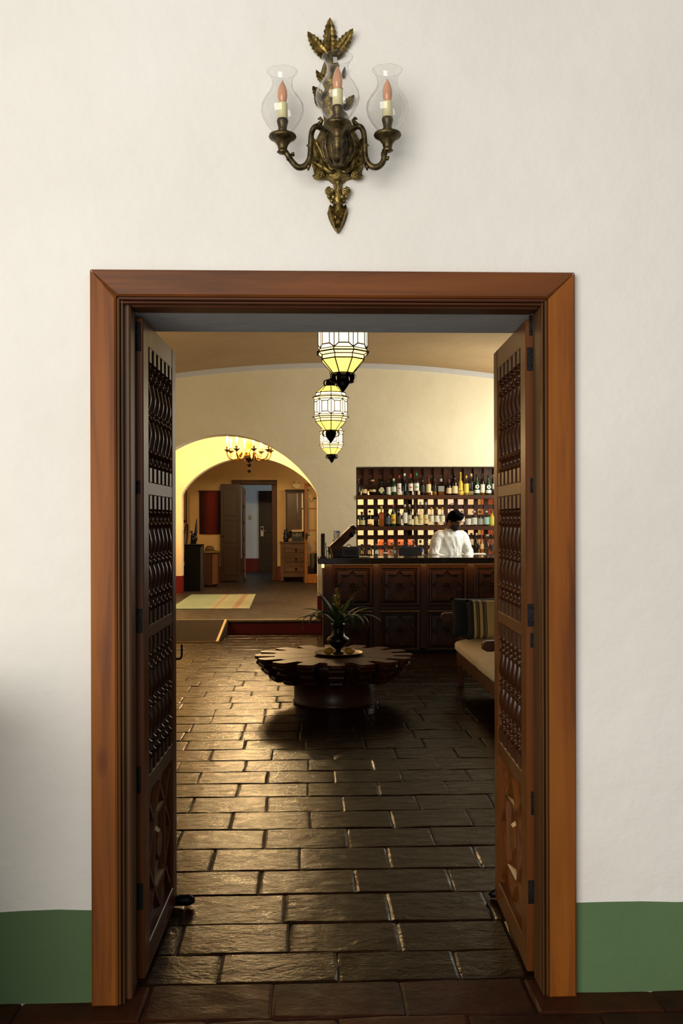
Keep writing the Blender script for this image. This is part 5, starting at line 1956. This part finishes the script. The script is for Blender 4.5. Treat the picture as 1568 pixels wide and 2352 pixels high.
t = thing('wall_console', 'brown wooden console shelf against the left hall wall', 'console', (-2.62, 17.7, ZH))
m = MB(); m.box(.004, .27, -.55, .55, .93, .985, bev=.006); m.build('top', W_SH, t)
m = MB(); m.box(.006, .20, -.5, .5, .0, .93, bev=.006); m.build('cabinet_body', W_TABD, t)
for yy in (-.25, .25):
    m = MB(); m.box(.20, .212, yy - .22, yy + .22, .08, .88, bev=.004); d_ = m.build('door', W_TABD, t)
    m = MB(); m.ell((.22, yy * .2, .5), (.012, .012, .012), 8, 6); m.build('knob', M['black_iron'], d_)
# ================================================================ far room furniture
W_DR = wood('dresser wood', '58402E', '3A291B', 'x', .42, 1.0, False, .1, '664C38')
W_DK = wood('dark furniture wood', '2E180A', '1A0C04', 'z', .42, 1.0, False, .1)
def ft(name, label, cat, px, y, group=None):
    return thing(name, label, cat, (PX(px, y), y, ZH), 0, group)
def k_at(px, y):
    return 2300 / (PX(px, y) * SN + y * CS)
# black pedestal with figure
yy = 19.3
kk = k_at(446, yy)
t = ft('pedestal', 'tall black pedestal just beyond the second arch', 'pedestal', 446, yy)
BLK = simple('matt black paint', '030202', .9, 0, .1)
hp = PZ(446, 1252, yy) - ZH
m = MB(); m.box(-20 / kk, 14.5 / kk, -.17, .17, .0, hp, bev=.006); m.build('column', BLK, t)
m = MB(); m.box(-21 / kk, 20.5 / kk, -.18, .20, hp, hp + .02, bev=.004); m.build('top_slab', BLK, t)
m = MB(); m.box(14.5 / kk, 20 / kk, -.12, .19, .0, hp, bev=.006); m.build('side_panel', simple('worn black paint', '12100E', .5), t)
t = thing('bronze_figure', 'dark bronze figure with one raised arm on the black pedestal', 'sculpture', (PX(444, yy), yy, ZH + hp + .02))
m = MB()
m.tube([(-.03, 0, 0), (-.03, 0, .14), (-.025, 0, .18)], [.028, .024, .03], 8)
m.tube([(.025, 0, 0), (.025, 0, .12), (.015, 0, .18)], [.03, .026, .03], 8)
m.tube([(0, 0, .15), (-.02, 0, .20)], [.045, .03], 10)
m.ell((-.035, 0, .235), (.026, .026, .03), 10, 7)
m.tube([(.02, 0, .17), (.045, 0, .22), (.055, 0, .33), (.06, 0, .42), (.065, 0, .50)], [.028, .03, .024, .016, .004], 8)
m.tube([(.04, 0, .20), (.06, 0, .12), (.055, 0, .06)], [.022, .018, .012], 8)
m.box(-.06, .06, -.04, .04, -.0, .02)
m.build('figure', simple('bronze', '16191A', .35, .6, .5, .3), t)
# framed picture on the left wall of the far room
t = thing('framed_picture', 'narrow framed picture on the side wall of the far room', 'picture', (XFL + .02, 21.0, PZ(428, 1160, 21.0)))
m = MB()
for b6 in ((-.015, .02, -.62, -.56, -.36, .36), (-.015, .02, .56, .62, -.36, .36), (-.015, .02, -.62, .62, .30, .36), (-.015, .02, -.62, .62, -.36, -.30)):
    m.box(*b6, bev=.006)
m.build('frame', W_DK, t)
m = MB(); m.box(-.015, .004, -.56, .56, -.3, .3); m.build('print', simple('brown print paper', '9A8058', .7, var=.2, vs=5), t)
# leaning oval frame behind the pedestal
t = ft('oval_mirror', 'oval wooden frame leaning behind the black pedestal', 'mirror', 423, 19.9)
m = MB()
Mx = Matrix.Translation((0, 0, .86)) @ Matrix.Rotation(.12, 4, 'Y')
pts_ = [Mx @ Vector((.0, .30 * cos(2 * pi * k / 32), .42 * sin(2 * pi * k / 32))) for k in range(33)]
m.tube(pts_, .02, 8, cap=False); m.build('frame', W_DK, t)
m = MB(); m.add([Mx @ Vector((0, .29 * cos(2 * pi * k / 24), .41 * sin(2 * pi * k / 24))) for k in range(24)] + [Mx @ Vector((-.01, .29 * cos(2 * pi * k / 24), .41 * sin(2 * pi * k / 24))) for k in range(24)],
    [tuple(range(24)), tuple(range(47, 23, -1))] + [(k, (k + 1) % 24, 24 + (k + 1) % 24, 24 + k) for k in range(24)]); m.build('plate', simple('dull mirror', '8A8474', .25, .7), t)
m = MB(); m.box(-.05, .05, -.12, .12, 0, .46, bev=.01); m.build('stand', W_DK, t)
# wooden chest with straw hat
yy = 20.6
kk = k_at(480, yy)
t = ft('wooden_chest', 'brown wooden cabinet standing between the black pedestal and the open door', 'cabinet', 466, yy)
hc = PZ(480, 1268, yy) - ZH
x1c = (488 - 466) / kk
m = MB(); m.box(0, x1c, -.25, .35, .05, hc, bev=.008); m.build('body', W_DK, t)
m = MB(); m.box(x1c, x1c + .12, -.2, .36, .05, hc, bev=.008); m.build('side_panel', wood('pale side wood', '5A3A22', '3A2414', 'z', .5, 1, False), t)
m = MB(); m.box(-.01, x1c + .14, -.27, .37, hc, hc + .025, bev=.004); m.build('top', wood('yellowish top wood', '7A6434', '5A4822', 'x', .5, 1, False), t)
for (xa, ya) in ((.02, -.22), (x1c + .05, -.18), (.02, .28), (x1c + .05, .28)):
    m = MB(); m.lathe([(.012, 0), (.02, .05)], 8, Matrix.Translation((xa, ya, 0))); m.build('foot', M['black_iron'], t)
t = thing('straw_hat', 'brown straw hat lying on the wooden cabinet', 'hat', (PX(481, yy), yy, ZH + hc + .026))
m = MB(); m.lathe([(.0, .002), (.16, .002), (.165, .008), (.095, .016), (.088, .07), (.075, .095), (.04, .11), (.0, .112)], 24, cap=False); m.build('hat_body', simple('brown straw', '4E3A1C', .8, var=.3, vs=40, bmp=.3), t)
m = MB(); m.lathe([(.0955, .018), (.0925, .045)], 24, cap=False); m.build('hat_band', simple('hat band', '2A1E10', .8), t)
# red textile on the far wall
yy = YD - .03
x0, x1 = PX(457.5, yy), PX(508, yy)
zt, zb = PZ(480, 1126, yy), PZ(480, 1226, yy)
t = thing('wall_hanging', 'dark red woven wall hanging with a brighter red centre', 'textile', ((x0 + x1) / 2, yy, zb))
mm, nt, b_ = newmat('red weave')
tc = N(nt, 'ShaderNodeTexCoord'); sp_ = N(nt, 'ShaderNodeSeparateXYZ'); nt.links.new(tc.outputs['Object'], sp_.inputs[0])
mr = N(nt, 'ShaderNodeMapRange'); setin(mr, From_Min=-(x1 - x0) / 2, From_Max=(x1 - x0) / 2); nt.links.new(sp_.outputs[0], mr.inputs[0])
r_ = ramp(nt, [(0, rgb('2E130C')), (.22, rgb('4A1810')), (.45, rgb('7A2A1E')), (.65, rgb('7A2620')), (.85, rgb('3A1410')), (1, rgb('24100C'))])
nt.links.new(mr.outputs[0], r_.inputs[0])
n2 = noise(nt, coords(nt, (10, 10, 60)), 3, 3)
mx = N(nt, 'ShaderNodeMixRGB', blend_type='MULTIPLY'); mx.inputs[0].default_value = .25
nt.links.new(r_.outputs[0], mx.inputs[1]); nt.links.new(n2.outputs[0], mx.inputs[2]); nt.links.new(mx.outputs[0], b_.inputs['Base Color']); setin(b_, Roughness=.95)
m = MB()
n = 16
v, f = [], []
for i in range(n + 1):
    x = (x0 - x1) / 2 + (x1 - x0) * i / n
    y = -.035 * (1 - (2 * i / n - 1) ** 2) - .004 * sin(i * 2.2)
    v += [(x, y, 0), (x, y, zt - zb - .02), (x, y + .008, zt - zb - .02), (x, y + .008, 0)]
for i in range(n):
    a, b = 4 * i, 4 * i + 4
    f += [(a, b, b + 1, a + 1), (a + 2, b + 2, b + 3, a + 3), (a, a + 3, b + 3, b)]
m.add(v, f, True); m.build('cloth', mm, t, fix=False)
m = MB(); m.tube([((x0 - x1) / 2 - .02, -.01, zt - zb - .015), ((x1 - x0) / 2 + .02, -.01, zt - zb - .015)], .014, 8); m.build('hanging_rod', W_DK, t)
# open door leaf of the far doorway
t = thing('door_3', 'dark brown wooden door standing open in the far room', None, (PX(553, YD - .45), YD - .45, ZH)); struct(t)
kk = k_at(530, YD - .45)
wd = 46.5 / kk
hd = PZ(530, 1111, YD - .45) - ZH
m = MB(); m.box(-wd, 0, -.022, .022, .02, hd, bev=.004); m.build('leaf', W_DK, t)
for za, zb_ in ((.15, .75), (.85, 1.35), (1.45, hd - .12)):
    m = MB(); m.box(-wd + .07, -.07, -.032, -.02, za, zb_, bev=.008); m.build('door_panel', W_DK, t)
m = MB(); m.ell((-wd + .04, -.045, 1.0), (.022, .022, .022), 10, 6); m.build('knob', M['iron'], t)
# second, carved leaf seen edge-on
t = thing('door_4', 'dark carved door leaf seen edge-on beside the far doorway', None, (PX(555, YD - .3), YD - .3, ZH)); struct(t)
m = MB()
hd2 = PZ(557, 1116, YD - .3) - ZH
kk = k_at(557, YD - .3)
prof_ = [(0, 0), (.055, 0), (.075, .05), (.05, .12), (.05, 1.9), (.07, 1.98), (.045, hd2 - .05), (.02, hd2), (0, hd2)]
m.prism(prof_, -.03, .35, 'y'); m.build('leaf', M['black_iron'] if False else wood('blackened wood', '1E140C', '0E0906', 'z', .4, 1, False), t)
m = MB()
for z in (.25, .6, .95, 1.3, 1.65):
    m.ell((.045, -.03, z), (.016, .012, .05), 8, 6)
m.build('carved_beads', W_DK, t)
m = MB(); m.box(PX(561, YD - .02) - PX(555, YD - .3), PX(564, YD - .02) - PX(555, YD - .3), .26, .30, .03, hd2 - .05, bev=.004)
m.build('edge_strip', wood('lit casing edge wood', '9A5418', '7A3E10', 'z', .35, 1, False), t)  # light on the casing's inner edge, painted in as orange wood
# corridor door, switch
yy = YE - .03
t = thing('door_5', 'brown corridor door with a silver electronic lock', None, (PX(594, yy), yy, ZH)); struct(t)
kk = k_at(610, yy)
hd3 = PZ(610, 1127, yy) - ZH
m = MB(); m.box(0, .85, 0, .04, .01, hd3, bev=.004); m.build('leaf', W_DK, t)
for za, zb_ in ((.12, .62), (.72, .88), (1.02, hd3 - .12)):
    m = MB(); m.box(.08, .75, -.010, .002, za, zb_, bev=.006); m.build('door_panel', W_DK, t)
m = MB(); zl = PZ(601, 1220, yy) - ZH
m.box(.05, .125, -.03, 0, zl - .13, zl + .13, bev=.006); lk = m.build('lock_plate', simple('brushed steel', 'A8A49C', .4, .6), t)
m = MB(); m.box(.065, .11, -.033, -.02, zl + .03, zl + .11, bev=.002); m.build('reader_window', BLK, lk)
m = MB(); m.tube([(.09, -.04, zl + .01), (.20, -.045, zl + .01)], .009, 6); m.build('lever', simple('steel lever', 'A8A49C', .4, .6), lk)
t = thing('light_switch', 'yellowed light switch plate on the corridor wall', 'switch', (PX(574, YE), YE - .008, PZ(574, 1188, YE)))
m = MB(); m.box(-.038, .038, -.006, .008, -.055, .055, bev=.004); m.build('plate', simple('yellowed plastic', 'A8985E', .5), t)
m = MB(); m.box(-.012, .012, -.012, 0, -.02, .02, bev=.003); m.build('rocker', simple('cream plastic', 'B8AA78', .5), t)
# dresser
yy = 22.0
kk = k_at(672, yy)
dx0 = PX(643.5, yy)
t = thing('dresser', 'brown wooden chest of drawers left of the glazed door', 'dresser', (dx0, yy, ZH))
hd_ = PZ(672, 1244.5, yy) - ZH
wd_ = (704 - 643.5) / kk
m = MB(); m.box(0, wd_, .0, .42, .10, hd_ - .03, bev=.006); m.build('body', W_DR, t)
m = MB(); m.box(-.02, wd_ + .02, -.03, .44, hd_ - .03, hd_, bev=.006); m.build('top', W_DR, t)
m = MB(); m.box(.0, .07, -.02, .0, .02, hd_ - .03, bev=.004); m.build('corner_post', W_DR, t)
zr = [PZ(672, p_, yy) - ZH for p_ in (1258, 1269, 1280, 1290, 1301, 1313)]
for a_, b_2 in ((0, 1), (2, 3), (4, 5)):
    m = MB(); m.box(.10, wd_ - .02, -.022, .0, zr[b_2], zr[a_], bev=.008); d_ = m.build('drawer', W_DR, t)
    zc_ = (zr[a_] + zr[b_2]) / 2
    m = MB(); xc_ = (679.5 - 643.5) / kk
    m.ell((xc_, -.034, zc_ + .012), (.026, .012, .020), 10, 6); m.tube([(xc_, -.034, zc_), (xc_, -.036, zc_ - .04)], [.02, .004], 8); m.build('drop_pull', M['black_iron'], d_)
    m = MB(); m.box(.08, wd_, -.012, .0, zr[b_2] - .03, zr[b_2] - .012, bev=.004); m.build('rail', W_DR, t)
for xa in (.02, wd_ - .08):
    for ya in (.02, .34):
        m = MB(); m.box(xa, xa + .06, ya, ya + .06, 0, .10, bev=.006); m.build('leg', W_DR, t)
# vase and typewriter on it
ztop = ZH + hd_
t = thing('blue_vase', 'dark blue double-bellied vase on the dresser', 'vase', (PX(656, yy + .12), yy + .12, ztop))
m = MB(); m.lathe([(.045, 0), (.046, .03), (.052, .06), (.062, .09), (.052, .125), (.042, .135), (.055, .165), (.05, .195), (.038, .205), (.036, .265), (.04, .275)], 20); m.build('vase_body', simple('dark blue glaze', '141C34', .25), t)
t = thing('typewriter', 'black antique typewriter with a paper card on the dresser', 'typewriter', (PX(682, yy + .15), yy + .15, ztop))
m = MB()
m.prism([(-.13, 0), (.13, 0), (.12, .05), (.115, .19), (-.115, .19), (-.12, .05)], -.13, .13, 'y'); m.build('frame', simple('black enamel', '0A0A0A', .3), t)
m = MB(); m.tube([(-.17, 0, .205), (.19, 0, .205)], .028, 12); m.tube([(-.19, 0, .205), (-.17, 0, .205)], .018, 10); m.tube([(.19, 0, .205), (.21, 0, .205)], .018, 10); m.build('platen', simple('black rubber', '0C0C0D', .5), t)
m = MB(); m.tube([(.09 * cos(pi + pi * k / 12), -.132, .19 + .06 * sin(pi + pi * k / 12)) for k in range(13)], .006, 6); m.build('type_basket', simple('dull steel', '9A968C', .35, .7), t)
m = MB(); m.box(-.008, .008, -.137, -.13, .155, .185); m.build('badge', simple('gold badge', 'B08A3A', .4, .5), t)
for r0 in range(3):
    for c0 in range(7):
        m = MB(); m.lathe([(.009, 0), (.010, .006)], 8, Matrix.Translation((-.08 + c0 * .026 + r0 * .006, -.16 + r0 * .012, .045 + r0 * .022))); m.build('key', simple('key cap', '16140F', .4) if (r0 + c0) == 0 else bpy.data.materials['key cap'], t)
m = MB(); m.box(-.115, .115, -.045, -.040, .215, .265, Matrix.Rotation(-.1, 4, 'X')); cdn = m.build('paper_card', simple('cream card paper', 'CDB898', .7), t)
m = MB()
for k in range(11):
    m.box(-.075 + k * .0125, -.067 + k * .0125, -.0465, -.0455, .246, .255, Matrix.Rotation(-.1, 4, 'X'))
m.build('print', simple('grey print', '5A4A3A', .7), cdn)
# cupboard with glass doors above / behind the dresser
yy2 = YD - .02
kk = k_at(680, yy2)
x0 = PX(656.5, yy2)
t = thing('wall_cupboard', 'tall brown wooden wall cupboard with glazed front above the dresser', 'cupboard', (x0, yy2, PZ(680, 1232, yy2)))
hh = PZ(680, 1125, yy2) - PZ(680, 1232, yy2)
ww = 50 / kk
m = MB(); m.box(0, ww, -.14, .0, 0, hh - .03, bev=.006); m.build('case', W_DK, t)
m = MB(); m.box(-.02, ww + .02, -.17, .01, hh - .03, hh + .005, bev=.006); m.build('cornice', W_DK, t)
m = MB(); m.box(.03, ww - .02, -.150, -.138, .04, hh - .08, bev=.003); m.build('front_panel', wood('brown panel wood', '4E3A22', '352614', 'z', .3, 1, False), t)
SLIT = simple('painted light white', 'F2EFE6', .5)  # bright slits of light on the cupboard, painted as white strips
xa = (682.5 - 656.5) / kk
m = MB(); m.tube([(xa, -.156, hh - .08), (xa + .004, -.156, hh - .35), (xa + .008, -.156, hh - .52)], [.009, .009, .003], 6); m.build('light_streak', SLIT, t)
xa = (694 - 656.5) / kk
m = MB(); m.box(xa - .012, xa + .014, -.156, -.150, hh - .41, hh - .08); m.build('light_slit', SLIT, t)
m = MB(); m.box(xa - .006, xa + .022, -.156, -.150, .10, hh - .44); m.build('light_slit', SLIT, t)
# diamond sign
ys = YD - .02
t = thing('diamond_sign', 'cream diamond-shaped sign on the far wall above the cupboard', 'sign', (PX(681, ys), ys, PZ(681, 1113, ys)))
s_ = 10.3 / k_at(681, ys)
m = MB(); m.prism([(0, s_ * .95), (-s_, -.02), (-s_ * .33, -s_ * .8), (s_ * .33, -s_ * .8), (s_, -.02)], -.012, .0, 'y'); m.build('plate', simple('cream sign', 'E8D8AC', .5), t)
cu = bpy.data.curves.new('txt', 'FONT'); cu.body = 'HOOD'; cu.size = .05; cu.align_x = 'CENTER'; cu.extrude = .0008
to = bpy.data.objects.new('tmp', cu); col.objects.link(to)
dg = bpy.context.evaluated_depsgraph_get()
me = bpy.data.meshes.new_from_object(to.evaluated_get(dg)); bpy.data.objects.remove(to); me.materials.clear()
lo = link('lettering', me, simple('dark sign print', '4A4032', .6), t); lo.rotation_euler = (pi / 2, 0, 0); lo.location = (0, -.014, .025)
# glazed door
yy = 21.3
kk = k_at(712, yy)
x0 = PX(699, yy)
t = thing('door_6', 'orange brown glazed wooden door standing open at the right of the far room', None, (x0, yy, ZH)); struct(t)
hg = PZ(712, 1109, yy) - ZH
wg = .62
st_ = 7 / kk
W_GD = wood('varnished door wood', '8A5A22', '5E3A12', 'z', .35, 1, False, .1, '9A6A2A')
m = MB(); m.box(0, st_, -.02, .02, .01, hg, bev=.004); m.build('stile', W_GD, t)
m = MB(); m.box(wg - .08, wg, -.02, .02, .01, hg, bev=.004); m.build('stile', W_GD, t)
zz_ = [PZ(712, p_, yy) - ZH for p_ in (1113, 1168, 1218, 1268, 1318)]
for z in zz_[1:4]:
    m = MB(); m.box(st_, wg - .08, -.016, .016, z - .011, z + .011, bev=.003); m.build('glazing_bar', W_GD, t)
m = MB(); m.box(st_, wg - .08, -.02, .02, hg - .07, hg, bev=.004); m.build('top_rail', W_GD, t)
m = MB(); m.box(st_, wg - .08, -.02, .02, .01, zz_[4], bev=.004); m.build('bottom_rail', W_GD, t)
PG = thin_glass('door pane glass', (.9, .9, .86, 1), .03, 1.45, 1.0)
lv = [hg - .07] + zz_[1:4] + [zz_[4]]
for a_, b_2 in zip(lv[:-1], lv[1:]):
    m = MB(); m.box(st_, wg - .08, -.003, .003, b_2, a_); m.build('glass_pane', PG, t)
m = MB(); zk = PZ(708, 1232, yy) - ZH
m.box(.02, .055, -.03, -.02, zk - .07, zk + .07, bev=.004); m.tube([(.035, -.045, zk + .02), (.12, -.05, zk + .02)], .009, 6); m.build('lever_handle', M['iron'], t)
# hook and dark bag behind the glass
t = thing('coat_hook', 'black iron S hook on the wall behind the glazed door', 'hook', (PX(722, YD), YD - .03, PZ(720, 1148, YD)))
m = MB(); m.tube([(-.10, -.02, .03), (-.10, -.02, -.01), (-.085, -.02, -.035), (-.06, -.02, -.04), (-.038, -.02, -.02), (-.035, -.02, .02), (-.02, -.02, .035), (.10, -.02, .035), (.10, .03, .035)], .008, 6); m.build('hook_rod', M['black_iron'], t)
t = thing('black_suitcase', 'tall black case standing behind the glazed door', 'suitcase', (PX(722, 22.0), 22.0, ZH))
m = MB(); m.box(-.10, .16, -.15, .15, .04, PZ(722, 1270, 22) - ZH, bev=.03); m.build('case', BLK, t)
m = MB(); m.tube([(-.02, 0, .60), (-.02, 0, .66), (.06, 0, .66), (.06, 0, .60)], .01, 6); m.build('handle', M['black_iron'], t)
for xx in (-.07, .13):
    m = MB(); m.lathe([(.02, 0), (.025, .02), (.02, .04)], 10, Matrix.Translation((xx, 0, 0))); m.build('foot', M['black_iron'], t)
t = thing('rubber_plant', 'dark leafy plant behind the glazed door', 'plant', (PX(729, 21.9) + .25, 22.1, ZH))
m = MB(); m.lathe([(.09, 0), (.12, .2), (.115, .2)], 14); m.build('pot', simple('clay pot', '4A2E1C', .7), t)
for k in range(11):
    a = k * 2.4; z = .35 + .075 * k
    m = MB(); strap_leaf(m, (0, 0, z), (cos(a), sin(a), 0), .7, .24, .035, 1.4, 8); m.build('leaf', GRN, t, fix=False)
m = MB(); m.tube([(0, 0, .15), (.01, 0, .6), (0, 0, 1.15)], [.014, .011, .006], 6); m.build('stem', GRN2, t)

point_light('far_room_fill', (1.3, 20.4, 2.6), 38, (1.0, .74, .44), .1)  # added unseen fill that brightens the far room, no fixture
# ================================================================ barman
def fuse(mb, voxel, name, smooth=2):
    me = mb.mesh(name + '_raw')
    o = bpy.data.objects.new('tmp', me)
    col.objects.link(o)
    r = o.modifiers.new('r', 'REMESH'); r.mode = 'VOXEL'; r.voxel_size = voxel; r.use_smooth_shade = True
    s = o.modifiers.new('s', 'SMOOTH'); s.iterations = smooth; s.factor = .5
    dg = bpy.context.evaluated_depsgraph_get()
    out = bpy.data.meshes.new_from_object(o.evaluated_get(dg))
    bpy.data.objects.remove(o)
    for p in out.polygons: p.use_smooth = True
    return out
def torso(m, rings, seg=20):
    m.loft([[(cx + rx * cos(2 * pi * k / seg), cy + ry * sin(2 * pi * k / seg), z + tz * -sin(2 * pi * k / seg)) for k in range(seg)] for (z, rx, ry, cx, cy, tz) in rings])
ypn = 12.62
xpn = PX(1026, ypn)
pn = thing('person', 'person in a white shirt and black face mask working behind the bar, head bowed', 'person', (xpn, ypn, 0), radians(20))
SKIN = simple('brown skin', '6E4630', .5, 0, .4, .12, 18)
SHIRT, nt, b_ = newmat('white shirt cotton')
b_.inputs['Base Color'].default_value = rgb('EDEBE2'); setin(b_, Roughness=.8)
n1 = noise(nt, coords(nt, (1.6, 1.6, .55), 'Object', (0, .5, 0)), 9, 3, .5, .8)
bump(nt, b_, n1.outputs[0], .55, .05)
HAIR = simple('black hair', '030202', .9, 0, .05, .5, 60, .6, 90)
MASK = simple('black cloth mask', '08080A', .8)
TROU = simple('black trousers', '0C0C0E', .8)
hc = Vector((.015, -.165, 1.515))           # head centre
RH = Matrix.Rotation(radians(18), 3, 'Z') @ Matrix.Rotation(radians(28), 3, 'X')
def Hp(x, y, z):
    return hc + RH @ Vector((x, y, z))
arms = {}
for s in (-1, 1):
    sh = Vector((s * .175, -.085, 1.325)); el = Vector((s * .255, -.11, 1.08)); wr = Vector((s * .135, -.33, 1.02))
    arms[s] = (sh, el, wr)
m = MB()
torso(m, [(.88, .155, .10, 0, .0, 0), (1.0, .145, .095, 0, -.015, 0), (1.15, .155, .10, 0, -.05, 0), (1.28, .165, .10, 0, -.08, 0), (1.36, .13, .075, 0, -.095, 0), (1.40, .06, .055, 0, -.10, 0), (1.47, .052, .052, .005, -.125, 0)])
m.ell(hc, (.072, .092, .112), 20, 14, R=RH)
m.ell(Hp(0, -.02, -.075), (.052, .062, .045), 14, 10, R=RH)         # jaw
m.tube([Hp(0, -.088, .02), Hp(0, -.108, -.018), Hp(0, -.085, -.03)], [.012, .016, .012], 8)   # nose
m.ell(Hp(0, -.075, .035), (.05, .02, .012), 12, 6, R=RH)            # brow
for s in (-1, 1):
    m.ell(Hp(s * .073, .005, -.008), (.010, .02, .03), 8, 6, R=RH)  # ears
    sh, el, wr = arms[s]
    m.tube([sh, sh.lerp(el, .5), el], [.050, .045, .038], 12)
    m.tube([el, el.lerp(wr, .35), wr], [.038, .038, .026], 12)
    hd = (wr - el).normalized()
    palm = wr + hd * .055 + Vector((0, 0, -.01))
    m.tube([wr, wr + hd * .03, palm + hd * .03], [.026, .036, .036], 10, flat=.55)
    side = Vector((hd.y, -hd.x, 0)).normalized()
    for q_ in range(4):
        b0 = palm + hd * .03 + side * ((q_ - 1.5) * .019)
        ln = (.062, .072, .068, .054)[q_]
        m.tube([b0 - hd * .012, b0 + hd * ln * .5, b0 + hd * ln * .8 + Vector((0, 0, -.02)), b0 + hd * ln * .9 + Vector((0, 0, -.042))], [.0095, .009, .0085, .007], 8)
    th = palm - hd * .02 - side * s * .034
    m.tube([th, th + hd * .03 - side * s * .022, th + hd * .058 - side * s * .022 + Vector((0, 0, -.012))], [.012, .011, .008], 8)
    hp_, kn, an = Vector((s * .085, 0, .90)), Vector((s * .095, -.015, .48)), Vector((s * .10, .02, .08))
    m.tube([hp_, hp_.lerp(kn, .5), kn], [.085, .075, .055], 12)
    m.tube([kn, kn.lerp(an, .35), an], [.055, .055, .036], 12)
    m.tube([an + Vector((0, .03, -.04)), an + Vector((0, -.06, -.045)), an + Vector((0, -.15, -.055))], [.036, .036, .024], 10)
link('body', fuse(m, .0085, 'body'), SKIN, pn)
# shirt
m = MB()
torso(m, [(.90, .178, .122, 0, .0, 0), (1.0, .172, .118, 0, -.015, 0), (1.12, .178, .122, 0, -.045, 0), (1.24, .188, .122, 0, -.072, 0), (1.32, .178, .112, 0, -.088, .0), (1.375, .125, .085, 0, -.098, .0), (1.415, .072, .066, 0, -.105, 0)])
for s in (-1, 1):
    sh, el, wr = arms[s]
    m.ell(sh + Vector((-s * .015, 0, -.005)), (.078, .078, .072), 14, 9)
    m.tube([sh, sh.lerp(el, .5) + Vector((s * .006, 0, 0)), el], [.070, .068, .062], 14)
    m.tube([el, el.lerp(wr, .5), wr - (wr - el) * .08], [.062, .056, .044], 14)
    m.tube([wr - (wr - el) * .12, wr], [.042, .040], 14)
sm = fuse(m, .010, 'shirt', 3)
# soft folds as real relief
for v_ in sm.vertices:
    c = v_.co
    d = v_.normal
    w_ = sin(c.z * 38 + c.x * 46 + 4 * sin(c.x * 9)) * .5 + sin(c.z * 61 - c.x * 52 + c.y * 20) * .35
    v_.co = c + d * (.0055 * w_ * (1 if c.z < 1.36 else .2))
so_ = link('shirt', sm, SHIRT, pn)
m = MB()
for s in (-1, 1):
    a = []
    rings = []
    for i in range(9):
        t = i / 8
        an = pi / 2 - s * (.15 + t * 2.75)
        p_ = Vector((.072 * cos(an), -.108 + .066 * sin(an), 1.405 - .018 * t))
        o_ = Vector((cos(an), sin(an) * .9, 0))
        rings.append([p_ + o_ * .004 + Vector((0, 0, .018)), p_ + o_ * .026 + Vector((0, 0, -.018 - .02 * t)), p_ + o_ * .020 + Vector((0, 0, -.020 - .02 * t)), p_ + Vector((0, 0, .014))])
    m.loft(rings, smooth=False)
m.build('collar', SHIRT, so_)
m = MB(); 
m.box(-.014, .014, -.004, .004, 0, .36, Matrix.Translation((0, -.132, .985)) @ Matrix.Rotation(radians(-9), 4, 'X')); m.build('placket', SHIRT, so_)
for k in range(4):
    m = MB(); m.ell((0, -.146 - .014 * k, 1.05 + .08 * k), (.006, .003, .006), 8, 5); m.build('button', simple('button', 'C8C4B8', .4) if k == 0 else bpy.data.materials['button'], so_)
# trousers and shoes
m = MB()
torso(m, [(.82, .165, .115, 0, 0, 0), (.90, .170, .115, 0, 0, 0), (.955, .165, .112, 0, -.005, 0)])
for s in (-1, 1):
    m.tube([(s * .085, 0, .88), (s * .095, -.012, .48), (s * .10, .02, .09)], [.10, .078, .062], 14)
link('trousers', fuse(m, .012, 'trousers', 2), TROU, pn)
for s in (-1, 1):
    m = MB()
    m.tube([(s * .10, .07, .045), (s * .10, 0, .05), (s * .10, -.09, .042), (s * .10, -.165, .034)], [.036, .045, .044, .030], 12)
    m.build('shoe', simple('black shoe', '0A0908', .35) if s < 0 else bpy.data.materials['black shoe'], pn)
# hair, mask, eyes
m = MB()
m.ell(Hp(0, .012, .038), (.085, .100, .095), 18, 12, R=RH)
m.ell(Hp(0, -.05, .085), (.070, .055, .045), 16, 9, R=RH)
m.ell(Hp(0, .06, -.01), (.068, .045, .07), 14, 9, R=RH)
for k in range(16):
    a = 2 * pi * k / 16
    m.ell(Hp(.055 * cos(a), .055 * sin(a) - .005, .105 - .01 * cos(3 * a)), (.026, .026, .022), 8, 6)
hm = fuse(m, .008, 'hair', 1)
link('hair', hm, HAIR, pn)
m = MB()
m.ell(Hp(0, -.045, -.058), (.062, .066, .052), 18, 12, R=RH)
mk = link('face_mask', fuse(m, .008, 'mask', 2), MASK, pn)
m = MB()
for s in (-1, 1):
    m.tube([Hp(s * .058, -.05, -.035), Hp(s * .074, -.015, .0), Hp(s * .078, .012, .012)], .0025, 5)
m.build('ear_loop', MASK, mk)
for s in (-1, 1):
    m = MB(); m.ell(Hp(s * .028, -.083, .006), (.011, .006, .006), 10, 6, R=RH); m.build('eye', simple('eye', '2A1C16', .2) if s < 0 else bpy.data.materials['eye'], pn)
    m = MB(); m.tube([Hp(s * .012, -.095, .028), Hp(s * .03, -.09, .034), Hp(s * .045, -.078, .028)], [.003, .004, .002], 6); m.build('eyebrow', HAIR, pn)
